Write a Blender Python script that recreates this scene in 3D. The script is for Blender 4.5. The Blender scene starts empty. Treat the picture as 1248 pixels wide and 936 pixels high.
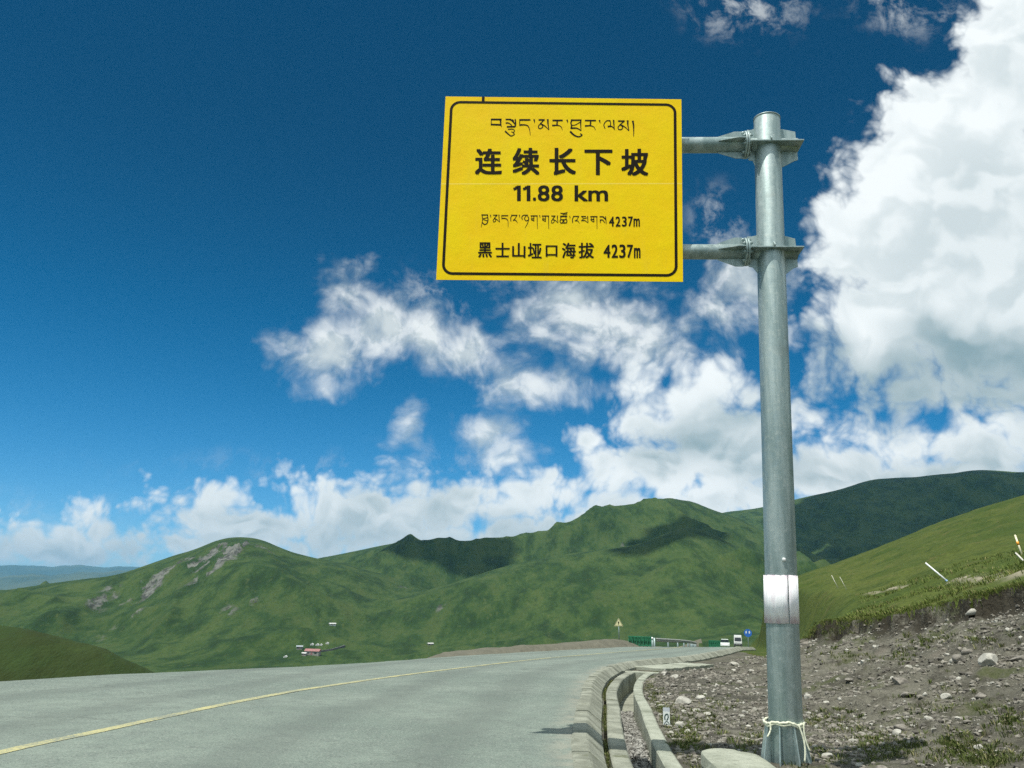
import bpy, bmesh, math, random
import numpy as np
from math import radians, sin, cos, tan, atan2, hypot, pi, exp, log
from mathutils import Vector, Matrix

S = bpy.context.scene
COL = S.collection

# ------------------------------------------------------------------ camera
F_PX, PITCH, ROLL, HC = 1000.0, radians(15.0), radians(1.5), 1.45
cam = bpy.data.cameras.new("camera")
cam.sensor_width = 36.0
cam.lens = F_PX * 36.0 / 1248.0
cam.clip_start, cam.clip_end = 0.05, 90000.0
camo = bpy.data.objects.new("camera", cam)
COL.objects.link(camo)
camo.matrix_world = (Matrix.Translation((0, 0, HC)) @ Matrix.Rotation(pi / 2 + PITCH, 4, 'X')
                     @ Matrix.Rotation(ROLL, 4, 'Z'))
S.camera = camo


def ray(u, v):
    """direction (world) of a point measured on the photograph (1248 x 936)"""
    x, y = (u - 624) / F_PX, (468 - v) / F_PX
    x2, y2 = x * cos(ROLL) - y * sin(ROLL), x * sin(ROLL) + y * cos(ROLL)
    return Vector((x2, cos(PITCH) - y2 * sin(PITCH), sin(PITCH) + y2 * cos(PITCH)))


def azel(u, v):
    r = ray(u, v)
    return atan2(r.x, r.y), r.z / hypot(r.x, r.y)      # azimuth, tangent of elevation


# ------------------------------------------------------------------ light and exposure
SUN_DIR = Vector((-0.24, -0.265, 1.0)).normalized()      # towards the sun
sun = bpy.data.lights.new("sun", 'SUN')
sun.energy, sun.angle, sun.color = 4.2, radians(0.53), (1.0, 0.955, 0.88)
suno = bpy.data.objects.new("sun", sun)
suno.rotation_euler = SUN_DIR.to_track_quat('Z', 'Y').to_euler()
COL.objects.link(suno)

S.view_settings.view_transform = 'Standard'
S.view_settings.look = 'None'
S.view_settings.exposure = 0.2
S.view_settings.gamma = 1.0
S.view_settings.use_curve_mapping = False
S.render.engine = 'CYCLES'
S.cycles.use_denoising = False
S.cycles.max_bounces = 6
S.cycles.volume_bounces = 1
S.cycles.transparent_max_bounces = 16


# ------------------------------------------------------------------ node helper
class NT:
    """a short way of writing node trees: every call returns an output socket"""
    def __init__(self, tree):
        self.t = tree

    def node(self, typ, **kw):
        n = self.t.nodes.new(typ)
        for k, v in kw.items():
            setattr(n, k, v)
        return n

    def put(self, sock, v):
        if isinstance(v, bpy.types.NodeSocket):
            self.t.links.new(v, sock)
        elif v is not None:
            sock.default_value = v

    def math(self, op, a, b=None, c=None, clamp=False):
        n = self.node('ShaderNodeMath', operation=op, use_clamp=clamp)
        for i, v in enumerate((a, b, c)):
            self.put(n.inputs[i], v)
        return n.outputs[0]

    def vmath(self, op, a, b=None, c=None, out=0):
        n = self.node('ShaderNodeVectorMath', operation=op)
        for i, v in enumerate((a, b, c)):
            if v is not None:
                self.put(n.inputs[i], v)
        return n.outputs[out]

    def scale(self, a, s):
        n = self.node('ShaderNodeVectorMath', operation='SCALE')
        self.put(n.inputs[0], a)
        self.put(n.inputs['Scale'], s)
        return n.outputs[0]

    def length(self, a):
        n = self.node('ShaderNodeVectorMath', operation='LENGTH')
        self.put(n.inputs[0], a)
        return n.outputs['Value']

    def noise(self, vec, scale, detail=4.0, rough=0.55, lac=2.0, dist=0.0, color=False, dim='3D'):
        n = self.node('ShaderNodeTexNoise', noise_dimensions=dim)
        self.put(n.inputs['Vector'], vec)
        self.put(n.inputs['Scale'], scale)
        self.put(n.inputs['Detail'], detail)
        self.put(n.inputs['Roughness'], rough)
        self.put(n.inputs['Lacunarity'], lac)
        self.put(n.inputs['Distortion'], dist)
        return n.outputs['Color' if color else 'Fac']

    def voronoi(self, vec, scale, detail=0.0, rough=0.5, feature='F1', smooth=None, out='Distance', rand=1.0, dim='3D'):
        n = self.node('ShaderNodeTexVoronoi', feature=feature, voronoi_dimensions=dim)
        self.put(n.inputs['Vector'], vec)
        self.put(n.inputs['Scale'], scale)
        if 'Detail' in n.inputs:
            self.put(n.inputs['Detail'], detail)
            self.put(n.inputs['Roughness'], rough)
        if smooth is not None:
            self.put(n.inputs['Smoothness'], smooth)
        self.put(n.inputs['Randomness'], rand)
        return n.outputs[out]

    def ramp(self, v, lo, hi, a=0.0, b=1.0, smooth=True):
        n = self.node('ShaderNodeMapRange', interpolation_type='SMOOTHSTEP' if smooth else 'LINEAR')
        n.clamp = True
        self.put(n.inputs['Value'], v)
        self.put(n.inputs['From Min'], lo)
        self.put(n.inputs['From Max'], hi)
        self.put(n.inputs['To Min'], a)
        self.put(n.inputs['To Max'], b)
        return n.outputs['Result']

    def mix(self, f, a, b, blend='MIX'):
        n = self.node('ShaderNodeMix', data_type='RGBA', blend_type=blend)
        self.put(n.inputs[0], f)
        self.put(n.inputs[6], (*a, 1) if isinstance(a, tuple) and len(a) == 3 else a)
        self.put(n.inputs[7], (*b, 1) if isinstance(b, tuple) and len(b) == 3 else b)
        return n.outputs[2]

    def fmix(self, f, a, b):
        n = self.node('ShaderNodeMix', data_type='FLOAT')
        self.put(n.inputs[0], f)
        self.put(n.inputs[2], a)
        self.put(n.inputs[3], b)
        return n.outputs[0]

    def sep(self, v):
        n = self.node('ShaderNodeSeparateXYZ')
        self.put(n.inputs[0], v)
        return n.outputs

    def comb(self, x=0.0, y=0.0, z=0.0):
        n = self.node('ShaderNodeCombineXYZ')
        for i, v in enumerate((x, y, z)):
            self.put(n.inputs[i], v)
        return n.outputs[0]


# ------------------------------------------------------------------ sky with cumulus
def P(u, v):
    r = ray(u, v)
    return r.x / r.y, r.z / r.y


# heaped clouds: centre and radii as bearings measured on the photograph
CUMULUS = [
    # great heap on the right
    (1245, 80, 85, 70), (1165, 165, 105, 85), (1100, 215, 65, 80), (1200, 290, 190, 165), (1045, 300, 62, 75),
    (1070, 400, 100, 72), (1180, 420, 150, 62), (1300, 60, 140, 120), (1320, 330, 170, 200), (1110, 470, 105, 26), (1215, 480, 100, 26), (1040, 530, 30, 18),
    # the bank under it
    (1010, 585, 60, 40), (1100, 555, 75, 38), (1185, 548, 70, 40), (1255, 550, 60, 42), (1130, 590, 150, 50),
    # heap right of the middle
    (855, 485, 62, 42), (795, 470, 38, 24), (778, 515, 36, 40), (706, 532, 24, 20), (895, 540, 95, 66), (800, 575, 88, 48),
    (905, 615, 120, 30), (915, 480, 40, 28), (960, 520, 40, 35),
    # low bank along the hills
    (268, 603, 36, 18), (258, 628, 30, 20), (335, 640, 60, 30), (430, 596, 105, 13), (450, 628, 95, 34), (545, 622, 70, 34),
    (640, 612, 46, 32), (690, 604, 34, 24), (636, 583, 17, 6), (720, 630, 60, 30), (520, 655, 240, 24), (352, 597, 34, 11), (560, 664, 270, 24), (300, 645, 90, 38), (700, 648, 90, 42), (400, 660, 120, 26), (480, 600, 120, 14), (600, 600, 60, 16), (760, 615, 50, 36),
    # far heaps on the left
    (150, 618, 20, 15), (128, 640, 44, 20), (40, 640, 34, 13), (78, 645, 36, 15), (180, 652, 60, 16), (60, 668, 140, 20),
    (215, 662, 50, 18), (100, 660, 150, 24), (10, 655, 60, 18), (230, 650, 30, 14), (105, 632, 24, 14),
]
SOFT = [
    (437, 330, 15, 13), (428, 362, 24, 26), (392, 436, 48, 34), (468, 400, 62, 36), (515, 405, 40, 32), (560, 430, 52, 24),
    (612, 446, 36, 13), (650, 470, 60, 20), (722, 388, 76, 40), (770, 418, 62, 30), (700, 365, 58, 28), (812, 432, 40, 16),
    (608, 534, 34, 19), (625, 548, 20, 10), (500, 515, 11, 12), (915, 352, 48, 36), (880, 375, 30, 20),
]
SHADE = [(1105, 470, 150, 40), (1215, 462, 115, 48), (1180, 418, 70, 24), (1000, 430, 26, 26), (850, 545, 55, 22), (905, 500, 36, 18), (800, 568, 36, 15), (960, 575, 50, 18), (1120, 575, 60, 12),
         (545, 630, 40, 20), (458, 618, 26, 11), (425, 645, 60, 14), (605, 640, 36, 14), (300, 640, 36, 12), (545, 602, 24, 8), (90, 668, 110, 12), (150, 642, 18, 8),
         (700, 632, 40, 13), (268, 622, 22, 9), (1190, 580, 50, 12), (500, 660, 200, 12)]
WISP = [(905, 5, 80, 40), (1105, 5, 60, 36), (880, 275, 40, 42), (540, 365, 60, 34), (20, 618, 34, 3.5), (545, 558, 40, 12),
        (690, 330, 90, 30), (440, 575, 80, 6)]

W = bpy.data.worlds.new("World")
S.world = W
W.use_nodes = True
W.cycles.sampling_method = 'MANUAL'
W.cycles.sample_map_resolution = 256
W.node_tree.nodes.clear()


def field_group(name, blobs, k):
    """signed distance (in tangent units) to a union of ellipses"""
    g = bpy.data.node_groups.new(name, 'ShaderNodeTree')
    g.interface.new_socket('p', in_out='INPUT', socket_type='NodeSocketVector')
    g.interface.new_socket('sd', in_out='OUTPUT', socket_type='NodeSocketFloat')
    N = NT(g)
    gi, go = N.node('NodeGroupInput'), N.node('NodeGroupOutput')
    acc = None
    for (u, v, a, b) in blobs:
        cx, cy = P(u, v)
        ax = abs(P(u + a, v)[0] - P(u - a, v)[0]) / 2
        by = abs(P(u, v + b)[1] - P(u, v - b)[1]) / 2
        q = N.length(N.vmath('MULTIPLY_ADD', gi.outputs[0], (1 / ax, 1 / by, 0), (-cx / ax, -cy / by, 0)))
        m = min(ax, by)
        d = N.math('MULTIPLY_ADD', q, m, -m)
        acc = d if acc is None else N.math('SMOOTH_MIN', acc, d, k)
    N.put(go.inputs[0], acc)
    return g


G_CUM = field_group('cumulus_field', CUMULUS, 0.012)
G_SOFT = field_group('soft_field', SOFT, 0.02)
G_SHADE = field_group('cloud_base_field', SHADE, 0.02)
G_WISP = field_group('wisp_field', WISP, 0.02)


def build_world():
    N = NT(W.node_tree)

    def call(g, p):
        n = N.node('ShaderNodeGroup', node_tree=g)
        N.put(n.inputs[0], p)
        return n.outputs[0]

    d = N.node('ShaderNodeTexCoord').outputs['Generated']
    sx, sy, sz = N.sep(d)
    yy = N.math('MAXIMUM', sy, 0.12)
    p = N.comb(N.math('DIVIDE', sx, yy), N.math('DIVIDE', sz, yy), 0.0)
    front = N.ramp(sy, 0.15, 0.4)
    # clear air
    sky = N.node('ShaderNodeTexSky', sky_type='NISHITA')
    sky.sun_disc = False
    sky.sun_elevation = math.asin(SUN_DIR.z)
    sky.sun_rotation = atan2(SUN_DIR.x, SUN_DIR.y)
    sky.altitude, sky.air_density, sky.dust_density, sky.ozone_density = 4200.0, 1.0, 0.3, 3.0
    blue = N.node('ShaderNodeHueSaturation')
    N.put(blue.inputs['Color'], sky.outputs[0])
    N.put(blue.inputs['Saturation'], SKY_SAT)
    N.put(blue.inputs['Value'], SKY_VAL)
    N.put(blue.inputs['Hue'], SKY_HUE)
    # warps and lumps
    wv = N.vmath('SUBTRACT', N.noise(p, 8.0, 3.0, 0.5, color=True, dim='2D'), (0.5, 0.5, 0.5))
    dw = N.vmath('MULTIPLY_ADD', wv, (0.05, 0.05, 0.0), p)
    pw = N.vmath('MULTIPLY_ADD', wv, (0.050, 0.040, 0), p)

    def lumps(x):
        v1 = N.voronoi(x, 15.0, 3.0, 0.58, dim='2D')
        n1 = N.noise(x, 24.0, 6.0, 0.62, dim='2D')
        a = N.math('MULTIPLY_ADD', v1, -1.0, 0.62)
        return N.math('MULTIPLY_ADD', N.math('SUBTRACT', n1, 0.5), 0.8, a)

    l0 = lumps(dw)

    def heights(x, k=1.0):
        # rounded heads used for the relief
        v = N.voronoi(x, 10.0 * k, 0.9, 0.5, feature='SMOOTH_F1', smooth=0.5, dim='2D')
        n = N.noise(x, 12.0 * k, 3.0, 0.52, dim='2D')
        return N.math('MULTIPLY_ADD', N.math('MULTIPLY', v, v), -0.85, N.math('MULTIPLY', n, 1.0))

    c0 = N.math('MULTIPLY', call(G_CUM, pw), -1.0)
    c1 = N.math('MULTIPLY', call(G_CUM, N.vmath('ADD', pw, (-0.012, 0.060, 0))), -1.0)
    low = N.ramp(sz, 0.26, 0.10)
    D0 = N.math('ADD', N.math('MULTIPLY_ADD', l0, N.fmix(low, 0.040, 0.034), c0), N.fmix(low, 0.012, 0.013))
    alpha = N.ramp(D0, N.fmix(low, -0.012, -0.005), N.fmix(low, 0.030, 0.018))
    # how much cloud lies between a point and the sun
    dh = N.vmath('MULTIPLY_ADD', wv, (0.04, 0.04, 0.0), dw)
    relief = N.math('SUBTRACT', heights(dh), heights(N.vmath('ADD', dh, (-0.007, 0.022, 0))))
    relief2 = N.math('SUBTRACT', heights(dh, 2.3), heights(N.vmath('ADD', dh, (-0.003, 0.010, 0)), 2.3))
    relief = N.math('ADD', N.math('MULTIPLY', relief, N.fmix(low, 1.0, 0.55)), N.math('MULTIPLY', relief2, N.fmix(low, 0.25, 0.9)))
    lit = N.ramp(N.math('MULTIPLY_ADD', N.math('SUBTRACT', l0, 0.2), 0.16, relief), -0.30, 0.24)
    depth = N.ramp(c1, -0.03, 0.11)
    broad = N.ramp(N.noise(p, 5.0, 3.0, 0.5, dim='2D'), 0.36, 0.62)
    edge = N.ramp(D0, 0.0, 0.06)
    light = N.fmix(edge, 0.95, N.fmix(lit, N.fmix(low, 0.74, 0.50), 1.0))
    light = N.math('ADD', light, N.math('MULTIPLY', broad, 0.10))
    light = N.math('SUBTRACT', light, N.math('MULTIPLY', depth, 0.20))
    base = N.ramp(call(G_SHADE, N.vmath('MULTIPLY_ADD', wv, (0.09, 0.08, 0), p)), 0.028, -0.022)
    light = N.math('SUBTRACT', light, N.math('MULTIPLY', base, N.fmix(low, 0.66, 0.52)))
    light = N.math('MAXIMUM', light, 0.0)
    cloudcol = N.mix(N.ramp(light, 0.0, 1.0, smooth=False), CL_DARK, CL_LIGHT)
    # soft, torn clouds
    l2 = N.noise(dw, 17.0, 6.0, 0.56, dim='2D')
    s0 = N.math('MULTIPLY', call(G_SOFT, N.vmath('MULTIPLY_ADD', wv, (0.026, 0.022, 0), p)), -1.0)
    E0 = N.math('MULTIPLY_ADD', N.math('SUBTRACT', l2, 0.5), 0.062, N.math('MULTIPLY_ADD', l0, 0.026, N.math('ADD', s0, 0.010)))
    salpha = N.ramp(E0, -0.018, 0.040, 0.0, 0.95)
    l3 = N.noise(N.vmath('ADD', dw, (-0.004, 0.016, 0)), 17.0, 5.0, 0.52, dim='2D')
    slit = N.ramp(N.math('SUBTRACT', l2, l3), -0.09, 0.09)
    scol = N.mix(N.math('MULTIPLY_ADD', slit, 0.45, N.ramp(E0, 0.0, 0.06, 0.48, 0.72)), CL_DARK, CL_LIGHT)
    # wisps
    w0 = N.math('MULTIPLY', call(G_WISP, pw), -1.0)
    wa = N.math('MULTIPLY', N.ramp(w0, -0.03, 0.05), N.ramp(N.noise(dw, 20.0, 6.0, 0.66, dim='2D'), 0.46, 0.75, 0.0, 0.62))
    # unseen clouds over the rest of the dome, added as bright fill light
    g0 = N.noise(d, 2.6, 5.0, 0.58)
    ga = N.ramp(g0, 0.40, 0.52)
    g1 = N.noise(N.vmath('ADD', d, (-0.03, -0.02, 0.08)), 2.6, 4.0, 0.58)
    gcol = N.mix(N.ramp(N.math('SUBTRACT', g0, g1), -0.12, 0.12), CL_DARK, CL_LIGHT)
    away = N.math('MAXIMUM', N.ramp(sy, 0.30, 0.05), N.ramp(N.math('DIVIDE', sz, yy), 1.05, 1.6))
    lump_a = N.math('MULTIPLY', alpha, front)

    bg = N.node('ShaderNodeBackground')
    N.put(bg.inputs[0], N.scale(blue.outputs[0], N.ramp(sz, 0.02, 0.55, 1.55, 0.80)))
    N.put(bg.inputs[1], 0.1)

    def layer(under, fac, col, strength):
        b = N.node('ShaderNodeBackground')
        N.put(b.inputs[0], col)
        N.put(b.inputs[1], strength)
        m = N.node('ShaderNodeMixShader')
        N.put(m.inputs[0], fac)
        N.put(m.inputs[1], under)
        N.put(m.inputs[2], b.outputs[0])
        return m.outputs[0]

    sh_ = layer(bg.outputs[0], N.math('MULTIPLY', wa, front), CL_LIGHT + (1,), 0.75)
    sh_ = layer(sh_, N.math('MULTIPLY', salpha, front), scol, 0.85)
    sh_ = layer(sh_, lump_a, cloudcol, 0.92)
    sh_ = layer(sh_, N.math('MULTIPLY', ga, away), gcol, 1.25)
    out = N.node('ShaderNodeOutputWorld')
    N.put(out.inputs[0], sh_)


SKY_SAT, SKY_VAL, SKY_HUE = 1.40, 0.75, 0.487
CL_LIGHT, CL_DARK = (0.93, 0.98, 0.985), (0.27, 0.39, 0.43)
build_world()


# ------------------------------------------------------------------ scene helpers
def link(o, parent=None):
    COL.objects.link(o)
    if parent is not None:
        o.parent = parent
    return o


def tag(o, label=None, cat=None, group=None, kind=None):
    if label:
        o['label'] = label
    if cat:
        o['category'] = cat
    if group:
        o['group'] = group
    if kind:
        o['kind'] = kind
    return o


def empty(name, loc, rotz=0.0, scale=1.0):
    o = bpy.data.objects.new(name, None)
    o.empty_display_size = 0.2
    o.location, o.rotation_euler, o.scale = loc, (0, 0, rotz), (scale,) * 3
    return link(o)


def mesh_obj(name, verts, faces, mat, parent=None, smooth=True, attrs=None):
    me = bpy.data.meshes.new(name)
    verts = np.asarray(verts, dtype=np.float32)
    if isinstance(faces, np.ndarray):
        n, k = faces.shape
        me.vertices.add(len(verts))
        me.vertices.foreach_set('co', verts.ravel())
        me.loops.add(n * k)
        me.loops.foreach_set('vertex_index', faces.astype(np.int32).ravel())
        me.polygons.add(n)
        me.polygons.foreach_set('loop_start', np.arange(0, n * k, k, dtype=np.int32))
        me.update(calc_edges=True)
    else:
        me.from_pydata([tuple(v) for v in verts], [], faces)
    me.validate()
    for k, a in (attrs or {}).items():
        at = me.attributes.new(k, 'FLOAT', 'POINT')
        at.data.foreach_set('value', np.asarray(a, dtype=np.float32))
    me.polygons.foreach_set('use_smooth', np.full(len(me.polygons), smooth))
    me.materials.append(mat)
    me.update()
    return link(bpy.data.objects.new(name, me), parent)


def bm_obj(name, bm, mat, parent=None, smooth=False, bevel=0.0):
    bmesh.ops.recalc_face_normals(bm, faces=bm.faces)
    me = bpy.data.meshes.new(name)
    bm.to_mesh(me)
    bm.free()
    me.polygons.foreach_set('use_smooth', np.full(len(me.polygons), smooth))
    me.materials.append(mat)
    o = link(bpy.data.objects.new(name, me), parent)
    if bevel:
        m = o.modifiers.new('bevel', 'BEVEL')
        m.width, m.segments, m.limit_method = bevel, 2, 'ANGLE'
    return o


def add_box(bm, c, s, rot=None):
    M = Matrix.Translation(c) @ (rot.to_4x4() if rot else Matrix()) @ Matrix.Diagonal((*s, 1))
    return bmesh.ops.create_cube(bm, size=1.0, matrix=M)


def add_tube(bm, a, b, r1, r2=None, seg=24, caps=True):
    a, b = Vector(a), Vector(b)
    q = (b - a).to_track_quat('Z', 'Y').to_matrix().to_4x4()
    M = Matrix.Translation((a + b) / 2) @ q
    return bmesh.ops.create_cone(bm, cap_ends=caps, segments=seg, radius1=r1, radius2=r1 if r2 is None else r2,
                                 depth=(b - a).length, matrix=M)


def add_prism(bm, pts, n):
    """closed outline pts (3-D) pushed along vector n"""
    n = Vector(n)
    a = [bm.verts.new(Vector(p)) for p in pts]
    b = [bm.verts.new(Vector(p) + n) for p in pts]
    k = len(pts)
    bm.faces.new(a)
    bm.faces.new(b[::-1])
    for i in range(k):
        bm.faces.new((a[i], a[(i + 1) % k], b[(i + 1) % k], b[i]))


# ------------------------------------------------------------------ numeric noise
def _hash(ix, iy, seed):
    h = (ix.astype(np.int64) * 374761393 + iy.astype(np.int64) * 668265263 + seed * 1442695041) & 0xFFFFFFFF
    h = ((h ^ (h >> 13)) * 1274126177) & 0xFFFFFFFF
    h = h ^ (h >> 16)
    return (h & 0xFFFFFF) / float(0xFFFFFF)


def vnoise(x, y, seed=0):
    ix, iy = np.floor(x), np.floor(y)
    fx, fy = x - ix, y - iy
    u, v = fx * fx * fx * (fx * (fx * 6 - 15) + 10), fy * fy * fy * (fy * (fy * 6 - 15) + 10)
    a, b = _hash(ix, iy, seed), _hash(ix + 1, iy, seed)
    c, d = _hash(ix, iy + 1, seed), _hash(ix + 1, iy + 1, seed)
    return (a + (b - a) * u + (c - a) * v + (a - b - c + d) * u * v) * 2 - 1


def fbm(x, y, octv=5, seed=0, gain=0.5):
    s, a, n = 0.0, 1.0, 0.0
    for i in range(octv):
        c, k = cos(0.5 + i), sin(0.5 + i)
        s = s + a * vnoise((x * c - y * k), (x * k + y * c), seed + i * 17)
        n += a
        a *= gain
        x, y = x * 2.03, y * 2.03
    return s / n


def ridged(x, y, octv=5, seed=0):
    s, a, n, w = 0.0, 1.0, 0.0, 1.0
    for i in range(octv):
        v = 1 - np.abs(vnoise(x, y, seed + i * 31))
        v = v * v * w
        w = np.clip(v * 1.6, 0, 1)
        s = s + a * v
        n += a
        a *= 0.5
        x, y = x * 2.1 + 3.7, y * 2.1 - 1.3
    return s / n


def sst(x, a, b):
    t = np.clip((x - a) / (b - a), 0, 1)
    return t * t * (3 - 2 * t)


def catmull(pts, step):
    """a smooth curve through points, sampled about every step"""
    pts = [np.array(p, float) for p in pts]
    out = []
    for i in range(len(pts) - 1):
        p0 = pts[i - 1] if i else 2 * pts[0] - pts[1]
        p1, p2 = pts[i], pts[i + 1]
        p3 = pts[i + 2] if i + 2 < len(pts) else 2 * p2 - p1
        n = max(1, int(np.linalg.norm(p2 - p1) / step))
        k0 = 0.0
        k1 = k0 + max(1e-6, np.linalg.norm(p1 - p0)) ** 0.5
        k2 = k1 + max(1e-6, np.linalg.norm(p2 - p1)) ** 0.5
        k3 = k2 + max(1e-6, np.linalg.norm(p3 - p2)) ** 0.5
        for j in range(n):
            t = k1 + (k2 - k1) * j / n
            a1 = p0 * (k1 - t) / (k1 - k0) + p1 * (t - k0) / (k1 - k0)
            a2 = p1 * (k2 - t) / (k2 - k1) + p2 * (t - k1) / (k2 - k1)
            a3 = p2 * (k3 - t) / (k3 - k2) + p3 * (t - k2) / (k3 - k2)
            b1 = a1 * (k2 - t) / (k2 - k0) + a2 * (t - k0) / (k2 - k0)
            b2 = a2 * (k3 - t) / (k3 - k1) + a3 * (t - k1) / (k3 - k1)
            out.append(b1 * (k2 - t) / (k2 - k1) + b2 * (t - k1) / (k2 - k1))
    out.append(pts[-1])
    return np.array(out)


# ------------------------------------------------------------------ the road in plan
KERB = catmull([(0.25, -60), (0.25, -20), (0.33, 0), (0.5, 5), (0.67, 8.25), (0.78, 9.9), (1.02, 12.2), (1.30, 14.6), (1.70, 18.0),
                (2.36, 21.7), (3.25, 25.0), (4.57, 28.0), (6.5, 31.3), (8.79, 36.5), (11.0, 42.1), (15, 53), (19.5, 68), (25, 86),
                (30.8, 106), (38.4, 132), (48, 165), (57.6, 200), (68, 240), (84, 300)], 0.25)
EDGE = catmull([(-10.3, -60), (-10.3, -20), (-10.25, 0), (-9.8, 8), (-8.6, 14.9), (-7.05, 18.0), (-4.75, 23.3), (-1.2, 32.0),
                (3.2, 40.0), (7.6, 47.0), (11.0, 55), (14.2, 65), (18, 80), (22.5, 98), (28.3, 122), (36, 154), (44.6, 190), (55, 236),
                (69, 300)], 0.25)


def zr(y):
    return -0.014 * np.maximum(0, y - 14) - 0.028 * np.maximum(0, y - 45)


def sdist(px, py, line):
    """signed distance to a polyline, positive on its right-hand side"""
    best = np.full(px.shape, 1e18)
    sgn = np.ones(px.shape)
    L = line[::4] if len(line) > 300 else line
    L = np.vstack([L, line[-1:]])
    for i in range(len(L) - 1):
        ax, ay = L[i]
        bx, by = L[i + 1]
        dx, dy = bx - ax, by - ay
        q = dx * dx + dy * dy
        if q < 1e-9:
            continue
        t = np.clip(((px - ax) * dx + (py - ay) * dy) / q, 0, 1)
        ex, ey = px - (ax + t * dx), py - (ay + t * dy)
        d2 = ex * ex + ey * ey
        m = d2 < best
        best[m] = d2[m]
        cr = dx * ey - dy * ex
        sgn[m] = np.where(cr[m] > 0, -1.0, 1.0)
    return np.sqrt(best) * sgn


def crossfall(y):
    return 0.024 * sst(y, 14, 28)


def zroad(y, dk):
    return zr(y) - crossfall(y) * np.clip(-dk, 0, 11)


# ------------------------------------------------------------------ the land: one polar height field
def profile(pts, extra=()):
    a = [azel(u, v) for u, v in pts] + [(radians(d), tan(radians(e))) for d, e in extra]
    a.sort()
    ax, ay = np.array([p[0] for p in a]), np.array([p[1] for p in a])

    def f(az):
        # monotone-ish smooth interpolation: linear, then a short running mean
        s = 0.0
        for k in (-2, -1, 0, 1, 2):
            s = s + np.interp(az + k * radians(0.30), ax, ay)
        return s / 5
    return f


deg = np.pi / 180
AZ = np.unique(np.concatenate([np.arange(-180, -39, 3.0), np.arange(-39, 39.01, 0.115), np.arange(41, 180.1, 3.0)])) * deg
RR = [0.4]
while RR[-1] < 30000:
    r = RR[-1]
    k = 1.06 if r < 5 else 1.0075 if r < 48 else 1.018 if r < 450 else 1.0085 if r < 3700 else 1.05
    RR.append(r * k)
RR = np.array(RR)
A2, R2 = np.meshgrid(AZ, RR)                     # rows: distance, columns: bearing
GX, GY = R2 * np.sin(A2), R2 * np.cos(A2)

RIDGES = [
    # crest seen in the photograph, distance, front width, back width, roundness
    dict(p=profile([(0, 720), (60, 711), (140, 702), (165, 694), (200, 682), (225, 674), (240, 671), (262, 660), (290, 656), (318, 659),
                    (345, 671), (380, 681), (420, 688), (460, 700), (520, 722), (600, 745)],
                   [(-60, 3.5), (-48, 1.5), (-40, 0.6), (8, -3), (20, -4)]), r=1750, wf=1150, wb=1500, seed=3, amp=26),
    dict(p=profile([(200, 745), (300, 722), (380, 683), (410, 678), (440, 672), (470, 666), (500, 661), (540, 664), (590, 664), (620, 660),
                    (640, 656), (700, 642), (750, 627), (780, 617), (805, 612), (840, 617), (870, 627), (900, 636), (930, 652), (975, 672),
                    (1010, 690), (1060, 712), (1120, 740)],
                   [(-40, -2), (-30, -2), (45, 1), (70, 2), (180, 0), (-180, 0)]), r=2300, wf=1500, wb=1300, seed=11, amp=38),
    dict(p=profile([(300, 770), (400, 752), (480, 732), (560, 708), (620, 690), (670, 680), (714, 674), (780, 666), (815, 652), (838, 645),
                    (862, 650), (885, 662), (930, 684), (980, 712), (1050, 745)],
                   [(-40, -4), (-25, -4), (45, -2), (180, -4), (-180, -4)]), r=1500, wf=950, wb=420, seed=23, amp=24),
    dict(p=profile([(760, 700), (840, 640), (880, 627), (930, 621), (975, 610), (1005, 604), (1030, 598), (1060, 588), (1100, 585), (1125, 585),
                    (1142, 580), (1155, 582), (1185, 576), (1215, 577), (1248, 580)],
                   [(-10, 0), (37, 8.5), (45, 9), (60, 8), (90, 5), (120, 2), (180, 0), (-180, 0)]), r=3350, wf=1500, wb=1600, seed=37, amp=45),
    dict(p=profile([(-40, 757), (0, 760), (40, 764), (80, 774), (130, 789), (170, 806), (210, 826), (260, 850)],
                   [(-60, 0.5), (-45, -1.2), (-38, -2.0), (0, -9), (30, -12), (180, -10), (-180, -10)]), r=95, wf=60, wb=90, seed=41, amp=0.9),
]
LIP_R = [(14.4, 45), (15.5, 44), (16.8, 38), (19.1, 29.5), (22.2, 25), (24.1, 23.5), (27.3, 21.5), (31.6, 19.5), (40, 17), (60, 15), (90, 14), (180, 14)]
LIP_E = [(14.4, -2.05), (15.5, -1.77), (16.8, -1.25), (19.1, -0.42), (20.5, -0.45), (22.2, -0.50), (24.1, -0.22), (27.3, 0.62), (31.6, 1.78),
         (36, 2.7), (60, 5.0), (90, 5), (180, 1)]
slope_p = profile([(905, 776), (930, 737), (950, 716), (975, 700), (1010, 688), (1060, 671), (1100, 654), (1150, 634), (1200, 617), (1248, 603)],
                  [(40, 9.5), (60, 12), (90, 12), (130, 8), (180, 2)])
berm_p = profile([(500, 806), (530, 798), (560, 794), (600, 790.5), (650, 787), (700, 784), (745, 779), (762, 782), (790, 787), (812, 790), (830, 790),
                  (846, 780), (880, 773), (910, 767), (930, 764)], [(-20, -8), (-12, -6), (25, -1)])

DK = np.full(R2.shape, -50.0)
near = R2 < 330
DK[near] = sdist(GX[near], GY[near], KERB)
DE = np.full(R2.shape, -400.0)
DE[near] = sdist(GX[near], GY[near], EDGE)          # negative: beyond the outer edge


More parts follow.
